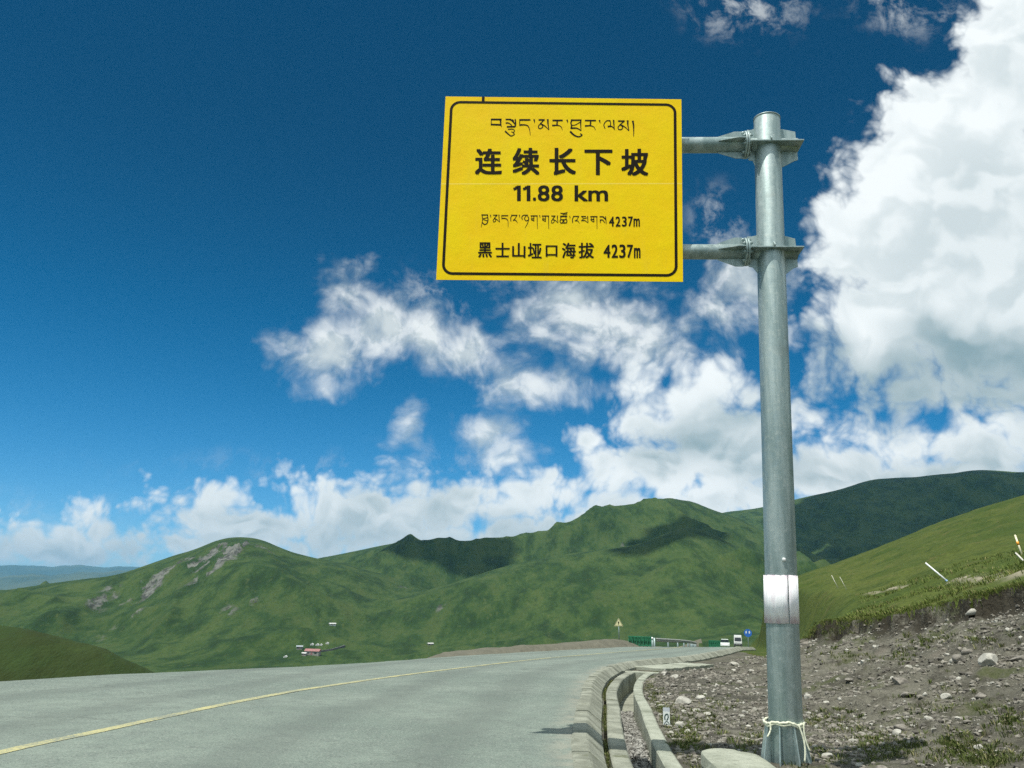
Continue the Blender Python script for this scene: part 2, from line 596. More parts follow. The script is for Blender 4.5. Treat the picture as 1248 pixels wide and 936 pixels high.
def land():
    ad = A2 / deg
    dk, de = DK, DE
    road = zroad(GY, dk) - 0.05
    zn = road.copy()
    # verge on the right of the kerb
    right = near & (dk > 0)
    verge = zr(GY) - 0.04 - 0.14 * sst(dk, 0.0, 0.32)
    lr = np.interp(ad, [p[0] for p in LIP_R], [p[1] for p in LIP_R])
    le = np.tan(np.interp(ad, [p[0] for p in LIP_E], [p[1] for p in LIP_E]) * deg)
    lr = lr * (1 + 0.055 * fbm(A2 * 26, A2 * 0 + 3.3, 6, 5, 0.6) * sst(ad, 15.5, 19))
    lz = HC + lr * le - 0.42 * sst(ad, 16, 20)
    r0 = np.interp(ad, [14, 17, 20, 26, 32, 60], [26, 19, 13, 9.5, 8.5, 7])
    t = np.clip((R2 - r0) / np.maximum(lr - r0, 1), 0, 1)
    w = sst(dk, 1.6, 6.0)
    bank = verge + (np.maximum(lz - verge, 0)) * t ** 1.2 * w
    rough = 0.24 * fbm(GX / 2.1, GY / 2.1, 4, 2) + 0.20 * np.clip(ridged(GX / 0.9, GY / 0.9, 4, 7) - 0.35, 0, 1) + 0.055 * fbm(GX / 0.25, GY / 0.25, 3, 9)
    bank = bank + rough * sst(dk, 1.3, 2.6) * (0.18 + 0.82 * sst(t, 0.0, 0.25)) * (R2 < lr) * sst(ad, 178, 120)
    # grass above the lip, rising to the skyline of the slope
    es = slope_p(A2)
    rs = 270.0
    r1 = lr + 0.5
    e1 = (lz + 0.45 - HC) / lr
    s = np.clip((np.log(np.maximum(R2, 1)) - np.log(r1)) / (np.log(rs) - np.log(r1)), 0, 1)
    te = e1 + (np.maximum(es, e1) - e1) * s ** 0.85
    grass = HC + R2 * te
    grass = np.where(R2 > rs, HC + rs * np.maximum(es, e1) - (R2 - rs) * 0.16, grass)
    bumps = 0.35 * fbm(GX / 7, GY / 7, 4, 13) + 0.10 * fbm(GX / 1.3, GY / 1.3, 3, 15)
    grass = grass + bumps * sst(R2, r1, r1 + 5) * (1 + R2 / 90) * (1 - 0.8 * sst(s, 0.9, 1.0))
    lipw = sst(R2, lr - 0.09, lr + 0.09)
    zright = bank * (1 - lipw) + grass * lipw * 1.0
    wr = sst(dk, 2.5, 6.0)
    zright = np.where(R2 > lr - 0.12, verge * (1 - wr) + zright * wr, zright)
    zn = np.where(right, zright, zn)
    # trodden earth heaped round the foot of the sign post
    zn = zn + 0.165 * np.exp(-(((GX - 2.95) / 0.62) ** 2 + ((GY - 9.05) / 0.60) ** 2) ** 2)
    # the ditch
    ditch = (dk > 0.38) & (dk < 1.14) & (GY > -30) & (GY < 25.2)
    zn = np.where(ditch, zn - 0.75, zn)
    # outer side: berm, then the drop into the valley
    dl = -de
    left = near & (de < 0)
    rb = np.maximum(R2, 1)
    bz = HC + R2 * berm_p(A2) + 0.12 * fbm(GX / 1.5, GY / 1.5, 3, 51)
    shoulder = road - 0.02 * np.clip(dl, 0, 3) - 0.02
    bw = sst(dl, 1.2, 3.4) * (1 - sst(dl, 9, 17)) * sst(ad, -7.5, -4.0) * (1 - sst(ad, 15.6, 16.4))
    zl = shoulder - 0.42 * np.maximum(0, dl - 3) - 0.25 * sst(dl, 0.6, 2)
    zl = np.where(bz > zl, zl + (bz - zl) * bw, zl)
    zn = np.where(left, zl, zn)
    base = np.interp(ad, [-180, -60, -10, 4, 10, 16, 40, 180], [-120, -120, -105, -75, -45, -30, -20, -60])
    base = base - 160 * sst(R2, 3500, 9000) + 6 * fbm(GX / 260, GY / 260, 4, 60)
    zfar = np.maximum(zn, base) if False else np.where(near, np.where(left & (zl < base), base, zn), np.where(R2 > 330, base, zn))
    # keep the right-hand slope beyond 330 m
    keep = (ad > 16) & (R2 >= 330)
    zfar = np.where(keep, np.maximum(base, grass), zfar)
    K = np.where(R2 < 300, 0.6, 9.0)
    z = zfar
    for i, g in enumerate(RIDGES):
        zc = HC + g['r'] * g['p'](A2)
        tt = np.where(R2 < g['r'], (g['r'] - R2) / g['wf'], (R2 - g['r']) / g['wb'])
        pr = 0.5 + 0.5 * np.cos(np.pi * np.clip(tt, 0, 1))
        lo = base if g['r'] > 500 else np.full_like(base, -60.0)
        h = lo + (zc - lo) * pr ** (0.9 if g['r'] > 500 else 1.0)
        if g['r'] > 500:
            warp = 60 * fbm(GX / 300, GY / 300, 3, g['seed'] + 1)
            spur = ridged((GX + warp) / 520, (GY + warp) / 520, 5, g['seed']) - 0.42
            fine = fbm(GX / 90, GY / 90, 5, g['seed'] + 5)
            h = h + g['amp'] * (1 - pr ** 5) * sst(tt, 0.06, 0.34) * (3.3 * spur + 0.22 * fine + 0.95 * (ridged((GX + warp * 1.5) / 170, (GY - warp) / 170, 4, g['seed'] + 9) - 0.45)) * sst(1 - tt, 0, 0.25) + 1.6 * fine * pr
        else:
            h = h + 1.0 * fbm(GX / 11, GY / 11, 5, g['seed']) + 0.8 * (ridged(GX / 14, GY / 20, 4, 44) - 0.4)
        m = R2 > (0.30 * g['r'] if g['r'] > 500 else 26)
        hh = np.where(m, h, -1e4)
        d = np.abs(hh - z) / K
        sm = np.maximum(hh, z) + K * np.log1p(np.exp(-np.minimum(d, 40)))
        z = np.where(m & (hh > z - 20 * K), np.where((R2 < 300) & ~left, z, sm), z)
    # far blue ranges
    for (pp, rf, wf, wb) in ((far_a, 14500.0, 6000.0, 5000.0), (far_b, 22500.0, 6000.0, 6000.0)):
        zc = HC + rf * pp(A2) + 60 * fbm(A2 * 40, A2 * 0, 4, 90)
        tt = np.where(R2 < rf, (rf - R2) / wf, (R2 - rf) / wb)
        pr = 0.5 + 0.5 * np.cos(np.pi * np.clip(tt, 0, 1))
        h = -500 + (zc + 500) * pr + 120 * (ridged(GX / 2500, GY / 2500, 4, 80) - 0.45) * sst(tt, 0.02, 0.3) * pr
        z = np.where(R2 > 6500, np.maximum(np.maximum(z, -500), h), z)
    return z, lr, t


far_a = profile([(-60, 706), (0, 704), (60, 700), (120, 697), (170, 694), (230, 697), (330, 700)], [(-180, -1), (-60, 0.3), (-40, 0.6), (0, 0.4), (40, 0.6), (180, -1)])
far_b = profile([(-60, 688), (0, 689), (50, 691), (90, 688), (120, 691), (165, 690), (200, 694), (260, 690), (330, 695)],
                [(-180, -1), (-60, 1.0), (-40, 1.2), (0, 1.0), (40, 1.2), (180, -1)])
GZ, LIPR, TB = land()
NR, NA = R2.shape


def height(x, y):
    """land height by interpolation in the polar grid"""
    a, r = atan2(x, y), max(hypot(x, y), RR[0] * 1.001)
    i = min(max(int(np.searchsorted(RR, r)) - 1, 0), NR - 2)
    j = min(max(int(np.searchsorted(AZ, a)) - 1, 0), NA - 2)
    f, g = (r - RR[i]) / (RR[i + 1] - RR[i]), (a - AZ[j]) / (AZ[j + 1] - AZ[j])
    return float((GZ[i, j] * (1 - g) + GZ[i, j + 1] * g) * (1 - f) + (GZ[i + 1, j] * (1 - g) + GZ[i + 1, j + 1] * g) * f)


def hit(u, v, rmin=3.0):
    """where the sight line of a point in the photograph meets the land"""
    d = ray(u, v)
    a, te = atan2(d.x, d.y), d.z / hypot(d.x, d.y)
    j = min(max(int(np.searchsorted(AZ, a)) - 1, 0), NA - 2)
    g = (a - AZ[j]) / (AZ[j + 1] - AZ[j])
    col = GZ[:, j] * (1 - g) + GZ[:, j + 1] * g
    below = (col >= HC + RR * te) & (RR > rmin)
    if not below.any():
        return None
    i = int(np.argmax(below))
    c0, c1 = col[i - 1] - HC - RR[i - 1] * te, col[i] - HC - RR[i] * te
    f = 0 if c0 >= 0 else -c0 / (c1 - c0)
    r = RR[i - 1] + (RR[i] - RR[i - 1]) * f
    return Vector((r * sin(a), r * cos(a), HC + r * te))


# what grows or lies bare on the land, measured at places of the photograph
ROCK = np.zeros(R2.shape)
BARE = np.zeros(R2.shape)
for (u, v, rad, st) in ((242, 684, 46, 1.0), (258, 674, 52, 1.0), (275, 672, 44, 1.0), (298, 668, 36, 1.0), (310, 666, 30, .9), (232, 692, 40, .9), (255, 688, 40, .8), (185, 712, 40, .7),
                        (165, 718, 36, .65), (135, 727, 32, .6), (197, 706, 32, .65), (160, 755, 30, .6), (150, 765, 34, .6), (300, 738, 30, .5), (285, 742, 26, .5),
                        (120, 735, 30, .5), (845, 712, 16, .6), (762, 660, 20, .6), (490, 715, 16, .6), (540, 740, 12, .6)):
    h = hit(u, v, 400)
    if h is None:
        continue
    ROCK = np.maximum(ROCK, st * np.exp(-(((GX - h.x) ** 2 + ((GY - h.y) * 0.55) ** 2) / rad ** 2)))
# rocky ribs stand out of the hillside
rk = ROCK * np.clip(0.5 + 1.6 * fbm(GX / 16, GY / 40, 4, 71), 0, 1)
GZ = GZ + 17.0 * rk * (ridged(GX / 26, GY / 45, 4, 73) - 0.3) * (R2 > 400)
ROCK = rk

ad = A2 / deg
BARE = np.where((R2 < 330) & (DE < -1.0) & (DE > -14) & (ad > -7.5) & (ad < 16), sst(-DE, 1.0, 2.0) * (1 - sst(-DE, 6, 13)), BARE)
BARE = BARE * sst(ad, -7.5, -5)
DRY = np.where((R2 < 330) & (ad < 0), 1.0 - sst(R2, 190, 320), 0.0)
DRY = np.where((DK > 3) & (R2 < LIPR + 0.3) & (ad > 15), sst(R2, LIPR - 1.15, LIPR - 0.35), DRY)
BARE = np.maximum(BARE, np.where((R2 < 60) & (DE < 0) & (DE > -1.0), 0.6, 0.0))


# ------------------------------------------------------------------ materials
def material(name):
    m = bpy.data.materials.new(name)
    m.use_nodes = True
    t = m.node_tree
    b = t.nodes['Principled BSDF']
    return m, NT(t), b


def finish(N, b, color, rough=0.9, bump=None, strength=0.3, dist=0.05, spec=None, metal=None):
    N.put(b.inputs['Base Color'], (*color, 1) if isinstance(color, tuple) and len(color) == 3 else color)
    N.put(b.inputs['Roughness'], rough)
    if spec is not None:
        N.put(b.inputs['Specular IOR Level'], spec)
    if metal is not None:
        N.put(b.inputs['Metallic'], metal)
    if bump is not None:
        n = N.node('ShaderNodeBump')
        N.put(n.inputs['Strength'], strength)
        N.put(n.inputs['Distance'], dist)
        N.put(n.inputs['Height'], bump)
        N.put(b.inputs['Normal'], n.outputs[0])


def pos(N):
    return N.node('ShaderNodeNewGeometry').outputs['Position']


def attr(N, name):
    return N.node('ShaderNodeAttribute', attribute_name=name).outputs['Fac']


def mat_hill():
    m, N, b = material('hill turf and rock')
    p0 = pos(N)
    # slope wash draws everything out downhill
    p = N.vmath('MULTIPLY', p0, (1.0, 0.38, 0.7))
    n1 = N.noise(p, 0.007, 7, 0.62)
    n2 = N.noise(p, 0.030, 8, 0.70)
    n3 = N.noise(p, 0.5, 5, 0.7)
    c = N.mix(N.ramp(n1, 0.35, 0.65), (0.027, 0.065, 0.016), (0.053, 0.096, 0.025))
    c = N.mix(N.ramp(n2, 0.40, 0.68), c, (0.016, 0.036, 0.012))
    c = N.mix(N.math('MULTIPLY', N.ramp(n2, 0.56, 0.36), 0.6), c, (0.068, 0.090, 0.028))
    c = N.mix(N.ramp(n3, 0.3, 0.75, 0.0, 0.45), c, (0.018, 0.032, 0.011))
    n4 = N.noise(p, 0.15, 6, 0.72)
    c = N.mix(N.ramp(n4, 0.52, 0.70, 0.0, 0.60), c, (0.016, 0.036, 0.013))
    c = N.mix(N.ramp(n4, 0.46, 0.30, 0.0, 0.55), c, (0.078, 0.098, 0.032))
    c = N.mix(N.math('MULTIPLY', attr(N, 'dry'), N.ramp(N.noise(p, 0.22, 5, 0.7), 0.30, 0.60, 0.35, 1.0)), c, (0.030, 0.044, 0.014))
    rock = N.math('MULTIPLY', attr(N, 'rock'), N.ramp(N.noise(p, 0.07, 6, 0.7), 0.30, 0.55))
    rc = N.mix(N.ramp(N.noise(p, 0.10, 7, 0.75), 0.40, 0.60), (0.045, 0.048, 0.042), (0.150, 0.155, 0.136))
    c = N.mix(N.ramp(rock, 0.22, 0.5), c, rc)
    bare = N.math('ADD', attr(N, 'bare'), N.math('MULTIPLY', N.math('SUBTRACT', N.noise(p, 1.2, 4, 0.6), 0.5), 0.9))
    bc = N.mix(N.noise(p, 2.0, 5, 0.7), (0.075, 0.075, 0.055), (0.190, 0.182, 0.140))
    c = N.mix(N.math('MULTIPLY', N.ramp(bare, 0.35, 0.6), N.ramp(attr(N, 'bare'), 0.02, 0.2)), c, bc)
    finish(N, b, c, 0.95, N.math('ADD', N.math('MULTIPLY', n2, 6.0), N.math('MULTIPLY', n3, 0.8)), 0.4, 1.0, 0.1)
    return m


def mat_meadow():
    m, N, b = material('slope turf')
    p = pos(N)
    n1 = N.noise(p, 0.05, 5, 0.6)
    n2 = N.noise(p, 0.45, 6, 0.65)
    n3 = N.noise(p, 3.2, 5, 0.7)
    c = N.mix(N.ramp(n1, 0.35, 0.65), (0.048, 0.078, 0.016), (0.084, 0.106, 0.024))
    c = N.mix(N.ramp(n2, 0.5, 0.72), c, (0.036, 0.060, 0.014))
    c = N.mix(N.math('MULTIPLY', N.ramp(n2, 0.46, 0.30), 0.7), c, (0.105, 0.100, 0.036))
    c = N.mix(N.ramp(n3, 0.42, 0.72, 0.0, 0.75), c, (0.026, 0.042, 0.010))
    bare = N.math('MULTIPLY', attr(N, 'bare'), N.ramp(N.noise(p, 1.6, 5, 0.65), 0.36, 0.56))
    c = N.mix(bare, c, (0.30, 0.27, 0.20))
    finish(N, b, c, 0.95, N.math('ADD', N.math('MULTIPLY', n2, 0.5), N.math('MULTIPLY', n3, 0.10)), 0.8, 1.0, 0.1)
    return m


def mat_dirt():
    m, N, b = material('stony dirt')
    p = pos(N)
    n1 = N.noise(p, 0.35, 5, 0.6)
    n2 = N.noise(p, 2.4, 6, 0.68)
    v = N.voronoi(p, 11.0, 2.0, 0.6)
    n3 = N.noise(p, 28.0, 5, 0.7)
    c = N.mix(N.ramp(n1, 0.38, 0.64), (0.102, 0.099, 0.076), (0.180, 0.173, 0.136))
    c = N.mix(N.ramp(n2, 0.42, 0.70), c, (0.052, 0.049, 0.038))
    c = N.mix(N.ramp(N.noise(p, 0.8, 4, 0.6), 0.58, 0.74, 0.0, 0.6), c, (0.165, 0.142, 0.115))
    c = N.mix(N.ramp(v, 0.30, 0.05, 0.0, 0.55), c, (0.30, 0.285, 0.235))
    c = N.mix(N.ramp(n3, 0.56, 0.72, 0.0, 0.7), c, (0.34, 0.325, 0.27))
    c = N.mix(N.ramp(n3, 0.46, 0.30, 0.0, 0.7), c, (0.035, 0.032, 0.024))
    moss = N.math('MULTIPLY', N.ramp(N.noise(p, 0.62, 6, 0.68), 0.52, 0.64), 0.75)
    c = N.mix(moss, c, N.mix(n3, (0.040, 0.058, 0.016), (0.085, 0.095, 0.034)))
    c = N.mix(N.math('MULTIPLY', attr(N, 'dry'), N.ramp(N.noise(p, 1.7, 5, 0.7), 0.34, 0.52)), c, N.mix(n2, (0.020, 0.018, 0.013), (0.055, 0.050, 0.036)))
    finish(N, b, c, 0.95, N.math('ADD', N.math('MULTIPLY', n2, 0.10), N.math('ADD', N.math('MULTIPLY', n3, 0.03), N.math('MULTIPLY', v, -0.03))), 0.9, 1.0, 0.15)
    return m


def mat_far():
    m, N, b = material('far range')
    p = pos(N)
    c = N.mix(N.ramp(N.noise(p, 0.0009, 6, 0.6), 0.4, 0.6), (0.030, 0.055, 0.022), (0.065, 0.085, 0.035))
    finish(N, b, c, 0.95)
    return m


M_HILL, M_MEADOW, M_DIRT, M_FAR = mat_hill(), mat_meadow(), mat_dirt(), mat_far()

# pale worn strip along the foot of the grass slope
for (u0, v0, u1, v1, wd) in ((1165, 706, 1195, 706, .35), (1195, 706, 1248, 697, .4), (1060, 722, 1090, 717, .22), (1078, 720, 1100, 716, .22)):
    a0, a1 = hit(u0, v0, 20), hit(u1, v1, 20)
    if a0 and a1:
        dx, dy = a1.x - a0.x, a1.y - a0.y
        tt = np.clip(((GX - a0.x) * dx + (GY - a0.y) * dy) / (dx * dx + dy * dy), 0, 1)
        dd = np.hypot(GX - a0.x - tt * dx, GY - a0.y - tt * dy)
        BARE = np.maximum(BARE, np.where((R2 > LIPR) & (DK > 3), np.exp(-(dd / wd) ** 2) * 0.9, 0))


def build_land():
    idx = np.arange(NR * NA).reshape(NR, NA)
    j2 = np.concatenate([np.arange(1, NA), [0]])
    q = np.stack([idx[:-1, :], idx[1:, :], idx[1:][:, j2], idx[:-1][:, j2]], -1)       # one quad per cell
    q = q[:, :-1]                                                                       # the seam at 180 degrees is closed below
    seam = np.stack([idx[:-1, -1], idx[1:, -1], idx[1:, 0], idx[:-1, 0]], -1)[:, None, :]
    q = np.concatenate([q, seam], 1)
    rc, dk, ac = R2[:-1], DK[:-1], A2[:-1] / deg
    lr = LIPR[:-1]
    kind = np.full(rc.shape, 3)
    kind[(rc < 45)] = 0
    right = (dk > 0) & (rc < 330)
    kind[right & (rc < lr)] = 1
    kind[right & (rc >= lr)] = 2
    kind[(rc >= 330) & (ac > 17) & (rc < 420)] = 2
    kind[rc > 6500] = 4
    kind[(kind == 0) & (DE[:-1] < -1.5)] = 3
    V = np.stack([GX, GY, GZ], -1).reshape(-1, 3)
    rock, bare, dry = ROCK.ravel(), BARE.ravel(), DRY.ravel()
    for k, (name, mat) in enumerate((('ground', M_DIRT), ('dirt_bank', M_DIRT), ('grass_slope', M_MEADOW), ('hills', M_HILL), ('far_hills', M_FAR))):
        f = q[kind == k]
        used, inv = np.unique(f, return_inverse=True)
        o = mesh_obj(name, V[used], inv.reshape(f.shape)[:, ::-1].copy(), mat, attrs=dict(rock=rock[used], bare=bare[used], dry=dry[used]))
        tag(o, kind='structure')


build_land()


# ------------------------------------------------------------------ air
def build_haze():
    m = bpy.data.materials.new('valley air')
    m.use_nodes = True
    t = m.node_tree
    t.nodes.clear()
    out = t.nodes.new('ShaderNodeOutputMaterial')
    v = t.nodes.new('ShaderNodeVolumePrincipled')
    v.inputs['Color'].default_value = (0.20, 0.50, 0.80, 1)
    v.inputs['Density'].default_value = HAZE
    v.inputs['Anisotropy'].default_value = 0.1
    t.links.new(v.outputs[0], out.inputs['Volume'])
    bm = bmesh.new()
    zlo, zhi = float(GZ.min()) - 1.0, float(GZ.max()) + 25.0
    add_box(bm, (0, 0, (zlo + zhi) / 2), (62000, 62000, zhi - zlo))
    o = bm_obj('haze', bm, m)
    o.display_type = 'WIRE'
    tag(o, kind='stuff')


HAZE = 4.0e-5
build_haze()


# clouds high over the hills (above the picture): they throw the dark patches on the slopes
def build_shade_clouds():
    m, N, b = material('cloud')
    finish(N, b, (0.86, 0.88, 0.9), 1.0)
    patches = [
        ([(945, 640), (985, 606), (1005, 600), (1060, 584), (1142, 576), (1185, 572), (1248, 574), (1262, 605), (1200, 640), (1100, 672), (1060, 690),
          (1010, 696), (1005, 660)], 3700.0, 95.0, 110),
        ([(474, 668), (500, 655), (540, 661), (592, 664), (616, 680), (600, 690), (574, 696), (548, 684), (515, 672)], 2700.0, 42.0, 46),
        ([(748, 674), (790, 656), (820, 641), (842, 636), (866, 642), (884, 656), (862, 651), (838, 648), (804, 664), (765, 676)], 2700.0, 26.0, 60),
    ]
    rng = random.Random(4)
    for k, (poly, up, rad, cnt) in enumerate(patches):
        us, vs = [p[0] for p in poly], [p[1] for p in poly]

        def inside(u, v):
            c = False
            for i in range(len(poly)):
                (x1, y1), (x2, y2) = poly[i], poly[i - 1]
                if (y1 > v) != (y2 > v) and u < (x2 - x1) * (v - y1) / (y2 - y1) + x1:
                    c = not c
            return c
        pts, tries = [], 0
        while len(pts) < cnt and tries < 6000:
            tries += 1
            u, v = rng.uniform(min(us), max(us)), rng.uniform(min(vs), max(vs))
            if not inside(u, v):
                continue
            h = hit(u, v, 600)
            if h is None:
                continue
            pts.append(h + SUN_DIR * ((up - h.z) / SUN_DIR.z))
        bm = bmesh.new()
        for p in pts:
            r = rad * rng.uniform(0.75, 1.25)
            M = Matrix.Translation(p + Vector((0, 0, rng.uniform(0, rad)))) @ Matrix.Diagonal((r, r, r * rng.uniform(0.55, 0.9), 1))
            bmesh.ops.create_icosphere(bm, subdivisions=3, radius=1.0, matrix=M)
        for vert in bm.verts:
            c = vert.co
            s = rad / 3
            vert.co = c + Vector((fb(c.x / s, c.z / s, 1), fb(c.y / s, c.x / s, 2), fb(c.z / s, c.y / s, 3))) * rad * 0.22
        o = bm_obj('cloud', bm, m, smooth=True)
        tag(o, kind='stuff')


def fb(x, y, s):
    return float(vnoise(np.array([x]), np.array([y]), s)[0])


build_shade_clouds()


# ------------------------------------------------------------------ road, kerb, drain
def mat_asphalt():
    m, N, b = material('worn asphalt')
    p = pos(N)
    big = N.noise(p, 0.30, 5, 0.6)
    mid = N.noise(p, 2.2, 5, 0.65)
    ac = attr(N, 'across')
    track = None
    for w in (1.35, 3.15, 6.2, 8.0):
        d_ = N.math('ABSOLUTE', N.math('SUBTRACT', N.math('ADD', ac, N.math('MULTIPLY', N.math('SUBTRACT', big, 0.5), 0.7)), w))
        k_ = N.ramp(d_, 0.55, 0.10)
        track = k_ if track is None else N.math('MAXIMUM', track, k_)
    grit = N.math('MULTIPLY', N.ramp(ac, 0.40, 0.02), N.ramp(N.noise(p, 3.0, 5, 0.7), 0.36, 0.60))
    fine = N.noise(p, 42.0, 4, 0.75)
    v = N.voronoi(p, 95.0, 0)
    c = N.mix(N.ramp(big, 0.35, 0.65), (0.150, 0.192, 0.160), (0.205, 0.250, 0.208))
    c = N.mix(N.ramp(mid, 0.38, 0.68, 0.0, 0.55), c, (0.130, 0.158, 0.138))
    gr1, gr2 = N.noise(p, 7.0, 5, 0.75), N.noise(p, 17.0, 4, 0.75)
    c = N.mix(N.ramp(gr1, 0.50, 0.70, 0.0, 0.55), c, (0.105, 0.125, 0.112))
    c = N.mix(N.ramp(gr2, 0.55, 0.72, 0.0, 0.65), c, (0.34, 0.36, 0.31))
    c = N.mix(N.ramp(gr2, 0.45, 0.30, 0.0, 0.65), c, (0.085, 0.098, 0.09))
    c = N.mix(N.ramp(fine, 0.50, 0.74, 0.0, 0.8), c, (0.37, 0.38, 0.34))
    c = N.mix(N.ramp(fine, 0.48, 0.28, 0.0, 0.85), c, (0.060, 0.066, 0.062))
    c = N.mix(N.math('MULTIPLY', track, 0.34), c, (0.105, 0.122, 0.108))
    c = N.mix(N.math('MULTIPLY', grit, 0.6), c, (0.30, 0.29, 0.23))
    # cracks and sealed joints
    w = N.vmath('MULTIPLY_ADD', N.noise(p, 1.1, 4, 0.6, color=True), (1.3, 1.3, 0), p)
    cr = N.voronoi(w, 0.34, 0, feature='DISTANCE_TO_EDGE')
    crack = N.math('MULTIPLY', N.ramp(cr, 0.012, 0.003), N.ramp(N.noise(p, 0.22, 3, 0.5), 0.46, 0.60))
    c = N.mix(N.math('MULTIPLY', crack, 0.22), c, (0.045, 0.048, 0.045))
    finish(N, b, c, 0.88, N.math('ADD', N.math('MULTIPLY', fine, 0.012), N.math('MULTIPLY', v, 0.006)), 0.6, 1.0, 0.25)
    return m, c


def mat_line():
    m, N, b = material('worn yellow paint')
    p = pos(N)
    wear = N.math('ADD', N.math('MULTIPLY', N.noise(p, 30.0, 5, 0.7), 0.8), N.math('MULTIPLY', N.noise(p, 1.6, 4, 0.6), 0.5))
    c = N.mix(N.ramp(wear, 0.52, 0.80), (0.46, 0.43, 0.20), (0.19, 0.215, 0.17))
    finish(N, b, c, 0.7)
    return m


def mat_concrete(name, a=(0.175, 0.185, 0.145), d=(0.305, 0.318, 0.255), moss=0.75):
    m, N, b = material(name)
    p = pos(N)
    n1, n2 = N.noise(p, 1.8, 6, 0.65), N.noise(p, 22.0, 5, 0.7)
    c = N.mix(N.ramp(n1, 0.35, 0.65), a, d)
    c = N.mix(N.ramp(n2, 0.52, 0.75, 0.0, 0.75), c, (0.10, 0.10, 0.075))
    c = N.mix(N.math('MULTIPLY', N.ramp(N.noise(p, 4.0, 5, 0.7), 0.56, 0.70), moss), c, (0.10, 0.11, 0.055))
    finish(N, b, c, 0.9, N.math('ADD', N.math('MULTIPLY', n2, 0.012), N.math('MULTIPLY', n1, 0.03)), 0.7, 1.0, 0.2)
    return m


M_ASPHALT, _ = mat_asphalt()
M_LINE = mat_line()
M_CONC = mat_concrete('weathered concrete')
M_CONC2 = mat_concrete('pale concrete', (0.24, 0.258, 0.20), (0.37, 0.39, 0.315), 0.35)


def arclen(line):
    return np.concatenate([[0], np.cumsum(np.hypot(*np.diff(line, axis=0).T))])


def offset_line(line, d):
    t = np.gradient(line, axis=0)
    t /= np.linalg.norm(t, axis=1)[:, None]
    n = np.stack([t[:, 1], -t[:, 0]], 1)        # right-hand side
    return line + n * d


def build_road():
    K = KERB[::2]
    j = 0
    rows, NX, across = [], 22, []
    for k in K:
        w = EDGE[j:j + 60]
        j = j + int(np.argmin(np.hypot(w[:, 0] - k[0], w[:, 1] - k[1])))
        e = EDGE[j]
        wd = hypot(e[0] - k[0], e[1] - k[1])
        row = []
        for i in range(NX + 1):
            f = i / NX
            x, y = k[0] + (e[0] - k[0]) * f, k[1] + (e[1] - k[1]) * f
            rag = 0.0
            if i == NX:
                rag = 0.10 * fb(x * 1.7, y * 1.7, 8)
            across.append(wd * f)
            row.append((x + rag, y, float(zroad(np.array(y), np.array(-wd * f)))))
        rows.append(row)
    V = np.array(rows).reshape(-1, 3)
    n = len(rows)
    idx = np.arange(n * (NX + 1)).reshape(n, NX + 1)
    f = np.stack([idx[:-1, :-1], idx[:-1, 1:], idx[1:, 1:], idx[1:, :-1]], -1).reshape(-1, 4)
    tag(mesh_obj('road', V, f[:, ::-1].copy(), M_ASPHALT, attrs=dict(across=across)), kind='structure')
    mid = catmull([(-5.0, -60), (-5.0, -20), (-4.95, 0), (-4.65, 8.25), (-4.39, 9.6), (-3.92, 12.0), (-3.0, 15.6), (-1.55, 20.8), (1.0, 28.2),
                   (4.6, 36.0), (8.6, 43.5), (12.2, 53), (16.6, 68), (21, 83), (27, 101), (36, 128), (47, 161), (60, 200)], 0.25)
    a, c = offset_line(mid, -0.075), offset_line(mid, 0.075)
    V = []
    for p, q in zip(a, c):
        for s in (p, q):
            V.append((s[0], s[1], 0.0))
    V = np.array(V)
    dk = sdist(V[:, 0], V[:, 1], KERB)
    V[:, 2] = zroad(V[:, 1], dk) + 0.005
    n = len(a)
    f = np.array([(2 * i, 2 * i + 1, 2 * i + 3, 2 * i + 2) for i in range(n - 1)])
    tag(mesh_obj('centre_line', V, f, M_LINE), kind='structure')


def sweep(name, line, prof, mat, seg=None, gap=0.012, jit=0.0, smooth=False):
    """profile (offset to the right, height over the road level) swept along a line, cut in lengths"""
    L = arclen(line)
    total = L[-1]
    V, F = [], []
    rng = random.Random(5)
    s = 0.0
    lines = [offset_line(line, o) for o, _ in prof]
    k = len(prof)
    while s < total - 0.05:
        e = min(total, s + (seg * rng.uniform(0.9, 1.1) if seg else total))
        dz, dx = rng.uniform(-jit, jit), rng.uniform(-jit, jit)
        n = max(2, int((e - s) / 0.25) + 1)
        base = len(V)
        for i in range(n):
            q = s + gap / 2 + (e - s - gap) * i / (n - 1)
            yk = np.interp(q, L, line[:, 1])
            for (o, z), ln in zip(prof, lines):
                V.append((np.interp(q, L, ln[:, 0]) + dx, np.interp(q, L, ln[:, 1]), float(zr(yk)) + z + dz
                          + 0.006 * fb(q * 3 + o * 7, o * 9, 2)))
        for i in range(n - 1):
            for j in range(k):
                a, b_ = base + i * k + j, base + i * k + (j + 1) % k
                F.append((a, a + k, b_ + k, b_))
        F.append(tuple(base + j for j in range(k)))
        F.append(tuple(base + (n - 1) * k + j for j in reversed(range(k))))
        s = e
    bm = bmesh.new()
    vs = [bm.verts.new(v) for v in V]
    for f in F:
        bm.faces.new([vs[i] for i in f])
    o = bm_obj(name, bm, mat, smooth=smooth)
    return o


def part_of(line, y0, y1):
    m = (line[:, 1] >= y0) & (line[:, 1] <= y1)
    return line[m]


